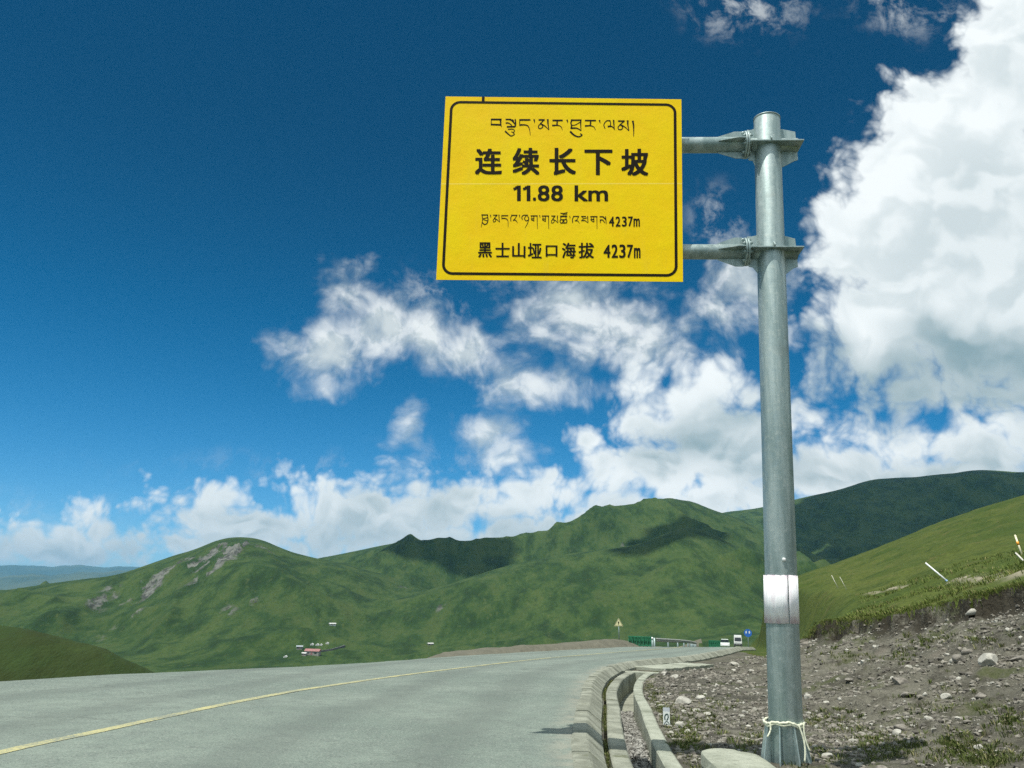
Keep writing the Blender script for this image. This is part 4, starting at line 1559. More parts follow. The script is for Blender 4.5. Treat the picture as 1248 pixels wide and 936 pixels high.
def triangle_sign():
    p = at(754.5, 790, 60)
    d = p.length
    g = lambda px: px * d / F_PX * 1.02
    z1 = ray(753, 753)
    topz = HC + z1.z / hypot(z1.x, z1.y) * d - p.z
    t = empty('warning_sign', p)
    tag(t, 'small triangular warning sign on a thin grey post at the far bend', 'road sign')
    bm = bmesh.new()
    add_tube(bm, (0.02, 0.03, -0.3), (-0.02, 0.03, topz - 0.1), 0.034, 0.034, 12)
    bm_obj('post', bm, M_ZINC, t, True)
    s = g(10.5) / 2
    h = s * 1.75
    def tri(k, y0, y1, name, mat, parent):
        bm = bmesh.new()
        cz = topz - h * 0.62
        pts = []
        for cx, cz2 in ((-s * k, -h * 0.38 * k), (s * k, -h * 0.38 * k), (0, h * 0.62 * k)):
            pts.append(Vector((cx - .02, y0, cz + cz2)))
        add_prism(bm, pts, (0, y1 - y0, 0))
        return bm_obj(name, bm, mat, parent)
    pl_ = tri(1.0, -0.006, 0.0, 'panel', mat_plain('faded yellow film', (0.80, 0.76, 0.42), 0.5, 0.05), t)
    # dark outline and a bent arrow
    bm = bmesh.new()
    cz = topz - h * 0.62
    def ring(k0, k1):
        o = [(-s * k0, -h * .38 * k0), (s * k0, -h * .38 * k0), (0, h * .62 * k0)]
        i = [(-s * k1, -h * .38 * k1), (s * k1, -h * .38 * k1), (0, h * .62 * k1)]
        vo = [bm.verts.new((x - .02, -0.009, cz + z)) for x, z in o]
        vi = [bm.verts.new((x - .02, -0.009, cz + z)) for x, z in i]
        for q in range(3):
            bm.faces.new((vo[q], vo[(q + 1) % 3], vi[(q + 1) % 3], vi[q]))
    ring(0.90, 0.80)
    vs = [bm.verts.new((x * s - .02, -0.009, cz + z * h)) for x, z in ((-.10, -.20), (.06, -.20), (.06, .02), (.2, .02), (0, .24), (-.2, .02), (-.10, .02))]
    bm.faces.new(vs)
    bm_obj('border', bm, M_INK, pl_)


def barrier(u, v, r, w, h, label, group):
    p = at(u, v, r)
    p.z = road_z(p.x, p.y)
    a, _ = azel(u, v)
    t = empty('crash_barrier', p, -a)
    tag(t, label, 'barrier', group)
    n = 7
    for i in range(n):
        bm = bmesh.new()
        x = -w / 2 + w * i / (n - 1)
        add_box(bm, (x, 0, h / 2 - 0.03), (0.05, 0.07, h + 0.06))
        bm_obj('post', bm, M_GREEN, t, bevel=0.004)
    bm = bmesh.new()
    k = 28
    for i in range(k):
        x0, x1 = -w / 2 + w * i / k, -w / 2 + w * (i + 1) / k
        y0, y1 = 0.05 + 0.02 * (i % 2), 0.05 + 0.02 * ((i + 1) % 2)
        add_prism(bm, [(x0, y0, 0.10), (x1 - 0.003, y1, 0.10), (x1 - 0.003, y1, h - .02), (x0, y0, h - .02)], (0, 0.006, 0))
    o = bm_obj('sheet', bm, M_GREEN, t)
    o['kind'] = 'stuff'
    for z in (0.10, h):
        bm = bmesh.new()
        add_box(bm, (0, -0.045, z), (w + 0.06, 0.03, 0.07))
        bm_obj('rail', bm, M_GREEN, t, bevel=0.004)


def guardrail():
    ln = offset_line(EDGE, -0.45)
    a0, a1 = azel(797, 790)[0], azel(848, 785)[0]
    az = np.arctan2(ln[:, 0], ln[:, 1])
    m = (az > a0) & (az < a1) & (ln[:, 1] > 30)
    ln = ln[m]
    L = arclen(ln)
    t = empty('guardrail', (float(ln[0][0]), float(ln[0][1]), height(*ln[0])))
    tag(t, 'grey steel guardrail on short posts along the outer edge of the bend', 'guardrail')
    o = Vector(t.location)
    n = int(L[-1] / 4)
    for i in range(n + 1):
        s = L[-1] * i / n
        x, y = float(np.interp(s, L, ln[:, 0])), float(np.interp(s, L, ln[:, 1]))
        z = road_z(x, y)
        bm = bmesh.new()
        add_tube(bm, Vector((x, y, z - 0.5)) - o, Vector((x, y, z + 0.52)) - o, 0.055, 0.055, 12)
        bm_obj('post', bm, M_ZINC, t, True)
    bm = bmesh.new()
    pr = [(0.30, 0.06), (0.35, 0.13), (0.38, 0.13), (0.41, 0.06), (0.44, 0.13), (0.47, 0.13), (0.52, 0.06)]
    q = offset_line(ln, 0.0)
    rows = []
    for i in range(0, len(ln), 2):
        z = road_z(float(ln[i][0]), float(ln[i][1]))
        tv = ln[min(i + 1, len(ln) - 1)] - ln[max(i - 1, 0)]
        nn = np.array([tv[1], -tv[0]]) / max(1e-6, np.hypot(*tv))
        rows.append([bm.verts.new(Vector((ln[i][0] + nn[0] * d, ln[i][1] + nn[1] * d, z + hh)) - o) for hh, d in pr])
    for a, b in zip(rows[:-1], rows[1:]):
        for j in range(len(pr) - 1):
            bm.faces.new((a[j], a[j + 1], b[j + 1], b[j]))
    r = bm_obj('rail', bm, mat_plain('dull zinc rail', (0.24, 0.255, 0.23), 0.6, 0.1), t, True)
    s = r.modifiers.new('thickness', 'SOLIDIFY')
    s.thickness = 0.004


def round_post():
    """short white marker post at the end of the green barrier"""
    p = at(795, 788, 58.6)
    t = empty('marker_post', p)
    tag(t, 'short white marker post at the right end of the green barrier', 'marker post')
    bm = bmesh.new()
    add_tube(bm, (0, 0, -0.2), (0, 0, 0.78), 0.05, 0.05, 16)
    bm_obj('post', bm, M_ZINC, t, True)
    bm = bmesh.new()
    bmesh.ops.create_icosphere(bm, subdivisions=3, radius=0.085, matrix=Matrix.Translation((0, 0, 0.82)))
    bm_obj('knob', bm, M_WHITE, t, True)


def blue_sign():
    r = 92.0
    a, te = azel(911.5, 771.5)
    x, y = r * sin(a), r * cos(a)
    zc = HC + r * te
    g = height(x, y)
    rad = 4.3 * r / F_PX
    t = empty('blue_sign', (x, y, g), -a)
    tag(t, 'round blue road sign showing white strokes above the dirt bank', 'road sign')
    bm = bmesh.new()
    add_tube(bm, (0, 0.06, -0.3), (0, 0.06, zc - g + rad * .7), 0.04, 0.04, 12)
    bm_obj('post', bm, M_ZINC, t, True)
    bm = bmesh.new()
    add_tube(bm, (0, 0.01, zc - g), (0, 0.0, zc - g), rad, rad, 36)
    d = bm_obj('disc', bm, M_BLUE, t)
    for x0, x1 in ((-0.62, -0.30), (0.22, 0.54)):
        bm = bmesh.new()
        vs = [bm.verts.new((xx * rad, -0.004, zc - g + zz * rad)) for xx, zz in ((x0, -.10), (x1, -.10), (x1 * .95, .55), (x0 * .9, .45))]
        bm.faces.new(vs)
        bm_obj('symbol', bm, M_WHITE, d)


def wheel(t, x, y, r=0.33):
    bm = bmesh.new()
    add_tube(bm, (x - 0.1, y, r), (x + 0.1, y, r), r, r, 24)
    w = bm_obj('wheel', bm, M_RUBBER, t, True, 0.03)
    bm = bmesh.new()
    s = 1 if x > 0 else -1
    add_tube(bm, (x + s * 0.085, y, r), (x + s * 0.112, y, r), r * 0.62, r * 0.5, 20)
    bm_obj('rim', bm, M_ZINC, w, True)


def extrude_side(bm, prof, w, taper=0.0, zt=1.0):
    """car shell: side outline (y, z) given a width; higher points drawn in"""
    L, R = [], []
    for y, z in prof:
        k = w / 2 * (1 - taper * max(0.0, z - zt))
        L.append(bm.verts.new((-k, y, z)))
        R.append(bm.verts.new((k, y, z)))
    n = len(prof)
    bm.faces.new(L)
    bm.faces.new(R[::-1])
    for i in range(n):
        bm.faces.new((L[i], L[(i + 1) % n], R[(i + 1) % n], R[i]))


def car():
    p = at(883.5, 788, 165)
    p.z = road_z(p.x, p.y)
    t = empty('parked_car', p, radians(-14))
    tag(t, 'small pale car facing the camera on the far stretch of road', 'car')
    body = mat_plain('pale car paint', (0.62, 0.70, 0.64), 0.3, 0.03, 3.0, 0.6)
    bm = bmesh.new()
    extrude_side(bm, [(-2.05, .30), (-2.1, .55), (-2.0, .78), (-1.0, .95), (1.35, .98), (2.0, .95), (2.1, .6), (2.05, .30)], 1.72)
    bm_obj('body', bm, body, t, bevel=0.06)
    bm = bmesh.new()
    extrude_side(bm, [(-1.05, .93), (-0.35, 1.44), (0.95, 1.46), (1.7, .97)], 1.62, 0.5, 0.95)
    cabin = bm_obj('cabin', bm, M_GLASS, t, bevel=0.03)
    bm = bmesh.new()
    extrude_side(bm, [(-0.42, 1.43), (-0.36, 1.49), (0.95, 1.50), (1.02, 1.44)], 1.27)
    bm_obj('roof', bm, body, cabin, bevel=0.02)
    bm = bmesh.new()
    add_box(bm, (0, -2.1, 0.48), (1.66, 0.12, 0.22))
    bm_obj('bumper', bm, M_WHITE, t, bevel=0.03)
    for s in (-1, 1):
        bm = bmesh.new()
        add_box(bm, (s * .66, -2.03, .68), (.32, .12, .14))
        bm_obj('headlight', bm, M_LAMP, t, bevel=0.03)
        for y in (-1.3, 1.3):
            wheel(t, s * 0.78, y)


def van():
    p = at(899.5, 786, 150)
    p.z = max(road_z(p.x, p.y), height(p.x, p.y))
    t = empty('parked_van', p, radians(-15))
    tag(t, 'white box-bodied van with dark windscreen beside the blue sign', 'van')
    bm = bmesh.new()
    extrude_side(bm, [(-2.0, .35), (-2.05, .95), (-1.6, 1.05), (-1.2, 1.95), (2.3, 1.98), (2.35, .35)], 1.3, 0.06, 1.0)
    bm_obj('body', bm, mat_plain('dusty white van paint', (0.50, 0.52, 0.50), 0.5, 0.1), t, bevel=0.06)
    bm = bmesh.new()
    add_prism(bm, [(-.55, -1.64, 1.09), (.55, -1.64, 1.09), (.5, -1.37, 1.66), (-.5, -1.37, 1.66)], (0, -0.03, 0.0))
    bm_obj('windscreen', bm, M_GLASS, t)
    bm = bmesh.new()
    add_box(bm, (0, -2.05, .5), (1.28, .1, .2))
    bm_obj('bumper', bm, M_RUBBER, t, bevel=0.02)
    for s in (-1, 1):
        bm = bmesh.new()
        add_box(bm, (s * .5, -2.03, .76), (.22, .08, .14))
        bm_obj('headlight', bm, M_LAMP, t, bevel=0.02)
        for y in (-1.3, 1.5):
            wheel(t, s * 0.58, y)


def stick(p0, p1, rad, name, label, mat, cat, tip=None, group=None):
    """a thin pole between two points of the slope; p0 is its foot"""
    t = empty(name, p0)
    tag(t, label, cat, group)
    d = p1 - p0
    bm = bmesh.new()
    add_tube(bm, (0, 0, 0), d, rad, rad * 0.9, 10)
    bm_obj('shaft', bm, mat, t, True)
    if tip:
        m2, f0, f1 = tip
        bm = bmesh.new()
        add_tube(bm, d * f0, d * f1, rad * 1.25, rad * 1.25, 10)
        bm_obj('painted_band', bm, m2, t, True)


def slope_stick(foot, head, lean, *a, **k):
    p0 = hit(*foot, 22)
    if p0 is None:
        return
    d = ray(*head)
    r = hypot(p0.x, p0.y) + lean
    s = r / hypot(d.x, d.y)
    p1 = Vector((d.x * s, d.y * s, HC + d.z * s))
    stick(p0 - (p1 - p0).normalized() * 0.1, p1, *a, **k)


def poles():
    M_OR = mat_plain('orange paint', (0.75, 0.30, 0.02), 0.5)
    M_BL = mat_plain('faded blue paint', (0.20, 0.33, 0.52), 0.5)
    slope_stick((1154, 708), (1128, 686), 0.25, 0.030, 'marker_pole', 'long pale pole with a bluish foot leaning on the grass slope', M_WHITE, 'pole', (M_BL, 0.0, 0.14))
    slope_stick((1021.5, 717), (1013.5, 701), 0.1, 0.020, 'stake', 'left of two thin pale stakes standing together in the grass right of the post', M_WOOD, 'stake', group='stakes in the grass slope')
    slope_stick((1032, 719), (1023.5, 703), 0.1, 0.016, 'stake', 'thinner right-hand one of two stakes standing together in the grass', M_WOOD, 'stake', group='stakes in the grass slope')
    slope_stick((1245.5, 676), (1237, 652), 0.15, 0.034, 'marker_pole', 'pale pole with an orange band leaning at the right edge of the slope', mat_plain('cream paint', (0.80, 0.74, 0.50), 0.5), 'pole', (M_OR, 0.55, 0.70))
    slope_stick((1247, 683), (1238, 674), 0.4, 0.030, 'fallen_stick', 'short pale stick lying under the orange banded pole', M_WOOD, 'stick')


def compound():
    """herders' houses and tents in the valley"""
    M_WALL = mat_plain('whitewash', (0.26, 0.255, 0.22), 0.9, 0.15, 0.4)
    M_PINK = mat_plain('faded red roof sheet', (0.30, 0.14, 0.13), 0.8, 0.2, 0.5)
    M_GREY = mat_plain('grey roof sheet', (0.30, 0.34, 0.36), 0.7, 0.2, 0.5)
    M_TENT = mat_plain('white tent cloth', (0.55, 0.56, 0.53), 0.8, 0.05, 0.5)

    def house(u, v, w, d, h, rot, roof, label, wall=M_WALL, cat='house', group=None):
        p = hit(u, v, 300)
        if p is None:
            return
        t = empty('farm_house', p, rot)
        tag(t, label, cat, group)
        bm = bmesh.new()
        add_box(bm, (0, 0, h / 2 - 1.0), (w, d, h + 2.0))
        bm_obj('wall', bm, wall, t)
        bm = bmesh.new()
        o = 0.5
        add_prism(bm, [(-w / 2 - o, -d / 2 - o, h + .01), (-w / 2 - o, d / 2 + o, h + .01), (-w / 2 - o, 0, h + d * .32)], (w + 2 * o, 0, 0))
        bm_obj('roof', bm, roof, t)
        for k in (-1, 1):
            bm = bmesh.new()
            add_box(bm, (k * w * .27, -d / 2 - 0.03, h * .55), (w * .16, .1, h * .38))
            bm_obj('window', bm, M_GLASS, t)
        bm = bmesh.new()
        add_box(bm, (0, -d / 2 - 0.03, h * .38), (w * .12, .1, h * .7))
        bm_obj('door', bm, M_PINK, t)

    def tent(u, v, w, label, group=None):
        p = hit(u, v, 300)
        if p is None:
            return
        t = empty('tent', p)
        tag(t, label, 'tent', group)
        bm = bmesh.new()
        h = w * .55
        add_prism(bm, [(-w / 2, -w * .6, -.6), (w / 2, -w * .6, -.6), (w / 2, -w * .6, h * .4), (0, -w * .6, h), (-w / 2, -w * .6, h * .4)], (0, w * 1.2, 0))
        o = bm_obj('canopy', bm, M_TENT, t)
        bm = bmesh.new()
        add_prism(bm, [(-w * .09, -w * .61, -.4), (w * .09, -w * .61, -.4), (0, -w * .61, h * .6)], (0, .02, 0))
        bm_obj('entrance', bm, M_GLASS, t)

    house(381, 798, 15, 7, 3.6, radians(-8), M_PINK, 'farm house with a long faded red roof in the valley beyond the road')
    house(365, 791, 6, 4, 2.4, radians(10), M_GREY, 'small grey-roofed hut at the left end of the valley farm')
    house(371, 799, 4.5, 3, 2.2, radians(-20), M_TENT, 'low white-roofed shed left in front of the red-roofed farm house')
    tent(380.5, 785.8, 3.2, 'pale tent at the left end of the row behind the farm house', 'tents behind the farm house')
    tent(387, 786.3, 3.4, 'second pale tent from the left in the row behind the farm house', 'tents behind the farm house')
    tent(391.5, 786.2, 2.8, 'third pale tent from the left in the row behind the farm house', 'tents behind the farm house')
    tent(399, 784.5, 3.2, 'pale tent at the right end of the row behind the farm house', 'tents behind the farm house')
    tent(348, 801, 3.4, 'lone white tent low on the hill left of the valley farm')
    house(405, 762, 8, 3.6, 1.8, radians(35), M_TENT, 'white-roofed sheep shed alone on the hillside above the valley farm', M_TENT, 'shed')
    house(524.5, 786, 6.5, 3, 1.6, radians(30), M_TENT, 'pale shed alone low on the green hill near the middle', M_WALL, 'shed')
    p = hit(405, 793, 300)
    if p:
        t = empty('field_wall', p)
        tag(t, 'dark low field wall running right from the valley farm', 'wall')
        bm = bmesh.new()
        last = None
        pts = [hit(u, v, 300) for u, v in ((388, 795), (396, 794), (405, 792.5), (414, 790), (420, 788))]
        pts = [q for q in pts if q]
        for a, b in zip(pts[:-1], pts[1:]):
            d = (b - a)
            n = Vector((-d.y, d.x, 0)).normalized() * 0.8
            add_prism(bm, [a - p + Vector((0, 0, -1)) - n, b - p + Vector((0, 0, -1)) - n, b - p + Vector((0, 0, 1.6)) - n, a - p + Vector((0, 0, 1.6)) - n], n * 2)
        bm_obj('stone_course', bm, mat_plain('dark field stone', (0.10, 0.105, 0.10), 0.9, 0.3, 0.6), t)


def carton():
    p = hit(812.5, 885, 6)
    t = empty('drink_carton', p + Vector((0, 0, -0.01)), radians(-9))
    tag(t, 'white drink carton printed with a dark curl, standing in the dirt beside the drain', 'carton')
    mw = mat_plain('carton board', (0.78, 0.82, 0.78), 0.5, 0.03)
    w, d, h = 0.095, 0.065, 0.21
    bm = bmesh.new()
    add_box(bm, (0, 0, h / 2), (w, d, h))
    b = bm_obj('box', bm, mw, t, bevel=0.004)
    bm = bmesh.new()
    add_prism(bm, [(-w / 2, -d / 2, h), (-w / 2, d / 2, h), (-w / 2, 0.004, h + .05), (-w / 2, -0.004, h + .05)], (w, 0, 0))
    bm_obj('gable', bm, mat_plain('grey carton top', (0.22, 0.25, 0.27), 0.5), t)
    # print on the front: a tall ring open at its foot and a dot
    bm = bmesh.new()
    def strip(pts, wd):
        P_ = catmull(pts, 0.004)
        tg = np.gradient(P_, axis=0)
        tg /= np.linalg.norm(tg, axis=1)[:, None]
        n = np.stack([-tg[:, 1], tg[:, 0]], 1) * wd / 2
        va = [bm.verts.new((x, -d / 2 - .002, z)) for x, z in P_ + n]
        vb = [bm.verts.new((x, -d / 2 - .002, z)) for x, z in P_ - n]
        for i in range(len(va) - 1):
            bm.faces.new((va[i], va[i + 1], vb[i + 1], vb[i]))
    strip([(-.020, .095), (-.026, .13), (-.010, .168), (.014, .172), (.024, .14), (.012, .105), (.0, .09)], .016)
    strip([(-.030, .02), (-.026, .055), (0, .078), (.030, .052), (.034, .02)], .010)
    strip([(-.008, .022), (.0, .036), (.010, .044)], .020)
    bm_obj('print', bm, mat_plain('dark green ink', (0.03, 0.075, 0.065), 0.5), b)


def rope(bm, pts, rad, seg=8):
    """one continuous tube through points"""
    rings = []
    for i, q in enumerate(pts):
        d = (pts[min(i + 1, len(pts) - 1)] - pts[max(i - 1, 0)]).normalized()
        s = d.cross(Vector((0.31, 0.17, 0.93))).normalized()
        t = d.cross(s)
        rings.append([bm.verts.new(q + s * rad * cos(2 * pi * k / seg) + t * rad * sin(2 * pi * k / seg)) for k in range(seg)])
    for a, b in zip(rings[:-1], rings[1:]):
        for k in range(seg):
            bm.faces.new((a[k], a[(k + 1) % seg], b[(k + 1) % seg], b[k]))
    bm.faces.new(rings[0])
    bm.faces.new(rings[-1])


def cord():
    """pale strip of cloth tied round the foot of the post"""
    t = empty('tied_cord', BASE + Vector((0, 0, 0.36)))
    tag(t, 'pale cord knotted round the foot of the sign post with its ends hanging', 'cord')
    m = mat_plain('pale cord', (0.66, 0.68, 0.52), 0.8, 0.2, 30.0)
    bm = bmesh.new()
    pts = []
    n = 60
    for i in range(n + 1):
        a = 2 * pi * i / n
        r = 0.192 + 0.006 * sin(9 * a)
        pts.append(Vector((r * cos(a), r * sin(a), 0.012 * sin(3 * a + 1) + 0.006 * sin(7 * a))))
    rope(bm, [q + Vector((0, 0, 0.004 * sin(40 * i))) for i, q in enumerate(pts)], 0.013)
    rope(bm, [q * 1.0 + Vector((0, 0, -.02 + .006 * sin(i * .7))) for i, q in enumerate(pts)], 0.009)
    bm_obj('loop', bm, m, t, True)
    for ang, ln, sw in ((-1.15, 0.34, 0.03), (-0.72, 0.25, -0.02), (-2.6, 0.13, 0.02)):
        bm = bmesh.new()
        q = Vector((0.205 * cos(ang), 0.205 * sin(ang), 0.0))
        rope(bm, [q + Vector((sw * sin(k / 14 * 3) + 0.05 * k / 14 * cos(ang), 0.05 * k / 14 * sin(ang), -ln * k / 14)) for k in range(15)], 0.009)
        bm_obj('hanging_end', bm, m, t, True)


def block():
    """old concrete block beside the foot of the post"""
    m = M_CONC2
    bm = bmesh.new()
    x0, x1, y0, y1 = 2.00, 2.60, 7.6, 9.45
    out = [(x0 - .08, y0), (x1, y0), (x1 + .05, y1 - .3), (x1 - .12, y1), (x0 + .32, y1 + .05), (x0 + .10, y1 - .12), (x0 + .06, y1 - .5)]
    lo = [bm.verts.new((x - .02, y, -0.5)) for x, y in out]
    hi = [bm.verts.new((x, y, 0.01)) for x, y in out]
    bm.faces.new(lo[::-1])
    bm.faces.new(hi)
    for i in range(len(out)):
        j = (i + 1) % len(out)
        bm.faces.new((lo[i], lo[j], hi[j], hi[i]))
    bmesh.ops.bevel(bm, geom=[e for e in bm.edges if all(v.co.z > 0 for v in e.verts)], offset=0.03, segments=2, affect='EDGES', profile=0.5)
    bmesh.ops.triangulate(bm, faces=[f for f in bm.faces if len(f.verts) > 4])
    bmesh.ops.subdivide_edges(bm, edges=bm.edges[:], cuts=4, use_grid_fill=True)
    for v in bm.verts:
        c = v.co
        v.co = c + Vector((fb(c.y * 4, c.z * 9, 3), fb(c.x * 4, c.z * 9, 5), fb(c.x * 5, c.y * 5, 7) * 0.8)) * 0.02
    o = bm_obj('concrete_block', bm, m, smooth=False)
    tag(o, 'rough pale concrete block set in the dirt left of the sign post foot', 'concrete block')


triangle_sign()
barrier(780, 790, 57.5, 1.45, 0.66, 'low green sheet barrier at the outer edge of the bend beside the triangular sign', 'green barriers')
barrier(871, 788, 120, 1.5, 0.9, 'green sheet barrier far down the road left of the pale car', 'green barriers')
guardrail()
round_post()
blue_sign()
car()
van()
poles()
compound()
carton()
cord()
block()


# ------------------------------------------------------------------ stones and grass
def mat_stone(name, a, d):
    m, N, b = material(name)
    p = pos(N)
    rnd = N.node('ShaderNodeNewGeometry').outputs['Random Per Island']
    n = N.noise(p, 14.0, 5, 0.7)
    c = N.mix(rnd, a, d)
    c = N.mix(N.ramp(n, 0.4, 0.7, 0.0, 0.5), c, (0.11, 0.10, 0.08))
    finish(N, b, c, 0.9, n, 0.4, 0.01)
    return m


M_ST_DARK = mat_stone('brown rubble', (0.075, 0.069, 0.056), (0.28, 0.262, 0.215))
M_ST_PALE = mat_stone('pale stone', (0.22, 0.215, 0.175), (0.46, 0.45, 0.39))
M_ST_GREY = mat_stone('drain gravel', (0.10, 0.10, 0.09), (0.42, 0.42, 0.38))


def stone_shape(seed, sub=1):
    bm = bmesh.new()
    bmesh.ops.create_icosphere(bm, subdivisions=sub, radius=1.0)
    rng = random.Random(seed)
    cuts = [(Vector((rng.gauss(0, 1), rng.gauss(0, 1), rng.gauss(0, 1))).normalized(), rng.uniform(0.45, 0.8)) for _ in range(7)]
    for v in bm.verts:
        for n, d in cuts:
            k = v.co.dot(n) - d
            if k > 0:
                v.co -= n * k
    co = np.array([v.co[:] for v in bm.verts])
    f = np.array([[v.index for v in q.verts] for q in bm.faces])
    bm.free()
    return co, f


SHAPES = [stone_shape(i, 1) for i in range(9)]
FINE = [stone_shape(40 + i, 3) for i in range(8)]


def scatter_mesh(name, items, mat, label=None, smooth=False):
    """items: (x, y, z, size, squash, turn) -> one mass of small stones"""
    VV, FF, n = [], [], 0
    rng = random.Random(9)
    for (x, y, z, s, q, t) in items:
        co, f = SHAPES[rng.randrange(len(SHAPES))]
        sx, sy, sz = s * rng.uniform(.8, 1.35), s * rng.uniform(.7, 1.1), s * q
        c, k = cos(t), sin(t)
        p = co * (sx, sy, sz)
        VV.append(np.stack([p[:, 0] * c - p[:, 1] * k + x, p[:, 0] * k + p[:, 1] * c + y, p[:, 2] + z], 1))
        FF.append(f + n)
        n += len(co)
    o = mesh_obj(name, np.concatenate(VV), np.concatenate(FF), mat, smooth=smooth)
    tag(o, kind='stuff')
    return o


def lip_r(a):
    return float(np.interp(a / deg, [p[0] for p in LIP_R], [p[1] for p in LIP_R]))


def dirt_spot(rng):
    """a random place on the stony bank inside the view, denser near the camera"""
    while True:
        a = radians(rng.uniform(4.5, 36))
        r = 6.5 * (46 / 6.5) ** rng.random()
        x, y = r * sin(a), r * cos(a)
        if r > lip_r(a) * 1.0 and a > radians(14.5):
            continue
        d = float(sdist_pt(x, y))
        if d < 1.20:
            continue
        if abs(x - BASE.x) < .36 and abs(y - BASE.y) < .36:
            continue
        if 1.9 < x < 2.7 and 7.5 < y < 9.6:
            continue
        return x, y, r, a, d


KS = KERB[::3]


def sdist_pt(x, y):
    dd = (KS[:, 0] - x) ** 2 + (KS[:, 1] - y) ** 2
    i = int(np.argmin(dd))
    j = min(i + 1, len(KS) - 1)
    i = max(j - 1, 0)
    tx, ty = KS[j] - KS[i]
    s = tx * (y - KS[i][1]) - ty * (x - KS[i][0])
    return np.sqrt(dd.min()) * (1 if s < 0 else -1)


def build_stones():
    rng = random.Random(21)
    a, b = [], []
    for i in range(36000):
        x, y, r, az, d = dirt_spot(rng)
        cl = fb(x * 0.9, y * 0.9, 31) * .5 + fb(x * 3, y * 3, 33) * .5
        if cl + rng.uniform(-.6, .6) < -0.05:
            continue
        s = 0.009 + 0.036 * rng.random() ** 3.5
        s *= (0.75 + r / 24)
        it = (x, y, height(x, y) + s * .15, s, rng.uniform(.45, .8), rng.uniform(0, 6.3))
        (b if rng.random() < 0.11 else a).append(it)
    scatter_mesh('rubble', a, M_ST_DARK)
    scatter_mesh('rubble', b, M_ST_PALE)
    # bed of the drain
    g = []
    for i in range(5200):
        y = 7.5 + 10.5 * rng.random() ** 1.3
        o = rng.uniform(0.65, 0.94)
        p, t = near_line_fast(o, y)
        s = 0.014 + 0.030 * rng.random() ** 2
        g.append((p[0], p[1], float(zr(p[1])) - 0.58 + 0.24 * (1 - sst(np.array(y), 11.5, 17.0)) * (0.7 + .3 * fb(y * 2, o * 9, 3)) + rng.uniform(-.02, .03), s, rng.uniform(.6, .95), rng.uniform(0, 6.3)))
    scatter_mesh('gravel', g, M_ST_GREY)
    # litter of grit on the kerb strip
    # stones one could pick up, each its own
    shared = bpy.data.meshes
    metas = []
    for k, (co, f) in enumerate(FINE):
        me = bpy.data.meshes.new('rock')
        me.from_pydata([tuple(c) for c in co], [], [tuple(int(i) for i in q) for q in f])
        me.materials.append(M_ST_PALE if k % 2 else M_ROCK)
        metas.append(me)

    def rock(u, v, px, label, squash=.6, pale=True, group=None, cat='rock'):
        h = hit(u, v, 5)
        if h is None:
            return
        s = px / 2 * h.length / F_PX
        o = bpy.data.objects.new('rock', metas[(rng.randrange(4) * 2 + (1 if pale else 0))])
        o.location = h + Vector((0, 0, s * squash * .3))
        o.scale = (s * rng.uniform(.9, 1.2), s * rng.uniform(.8, 1.1), s * squash)
        o.rotation_euler = (rng.uniform(-.25, .25), rng.uniform(-.25, .25), rng.uniform(0, 6.3))
        link(o)
        tag(o, label, cat, group)

    rock(1184, 749, 16, 'broad pale rock just below the turf edge at the upper right of the bank', .55)
    rock(1170, 806, 15, 'largest grey boulder halfway up the stony bank at the right', .7, False)
    rock(1205, 808, 20, 'pale angular boulder in the middle of the stony bank near the right edge', .75)
    rock(1243, 806, 18, 'pinkish brown boulder cut by the right edge of the picture', .65, False)
    rock(1161, 807, 6, 'round white stone left of the largest grey boulder', .9)
    rock(1197, 850, 15, 'flat grey stone at the right below the pale angular boulder', .5, False)
    rock(1052, 808, 6, 'white stone on the bank right of the sign post, level with the boulders', .8)
    rock(1066, 789, 5, 'small white stone high on the bank below the turf edge', .8)
    rock(986, 871, 6, 'white stone in the weeds just right of the sign post foot', .8)
    rock(1014, 888, 11, 'tan stone beside two white ones right of the sign post foot', .8, False)
    rock(995, 887, 6, 'left one of two white stones beside the tan stone', .8)
    rock(1020, 906, 7, 'white stone in the shadow of the sign post', .7)
    rock(1036, 830, 11, 'grey slab tilted on the bank above the sign post shadow', .5, False)
    rock(1108, 848, 17, 'long grey slab in the middle of the bank', .45, False)
    rock(1127, 847, 8, 'pale bluish stone right of the long grey slab', .6)
    rock(1098, 832, 18, 'tilted dark slab above the long grey slab', .5, False)
    rock(853, 852, 12, 'pale rock on the dirt shoulder between drain and sign post', .6)
    rock(832, 858, 17, 'pointed pale rock in the dirt beyond the drink carton', .8)
    rock(849, 867, 10, 'white elongated stone right of the drink carton', .5)
    rock(829, 887, 14, 'pale rock right below the drink carton', .7)
    rock(838, 893, 8, 'small pale rock below the one beside the drink carton', .7)
    rock(740, 863, 9, 'pale stone lying on the grass strip between kerb and drain', .7)
    n = 0
    while n < 120:
        x, y, r, az, d = dirt_spot(rng)
        if r < 8.0 or r > 34:
            continue
        s = (0.028 + 0.055 * rng.random() ** 2.5) * (0.8 + r / 28)
        o = bpy.data.objects.new('rock', metas[rng.randrange(8)])
        sq = rng.uniform(.4, .8)
        o.location = (x, y, height(x, y) + s * sq * .2)
        o.scale = (s * rng.uniform(.9, 1.5), s * rng.uniform(.7, 1.1), s * sq)
        o.rotation_euler = (rng.uniform(-.3, .3), rng.uniform(-.3, .3), rng.uniform(0, 6.3))
        link(o)
        tag(o, 'smallish loose stone among the rubble strewn over the dirt bank', 'rock', 'loose stones scattered over the dirt bank')
        n += 1


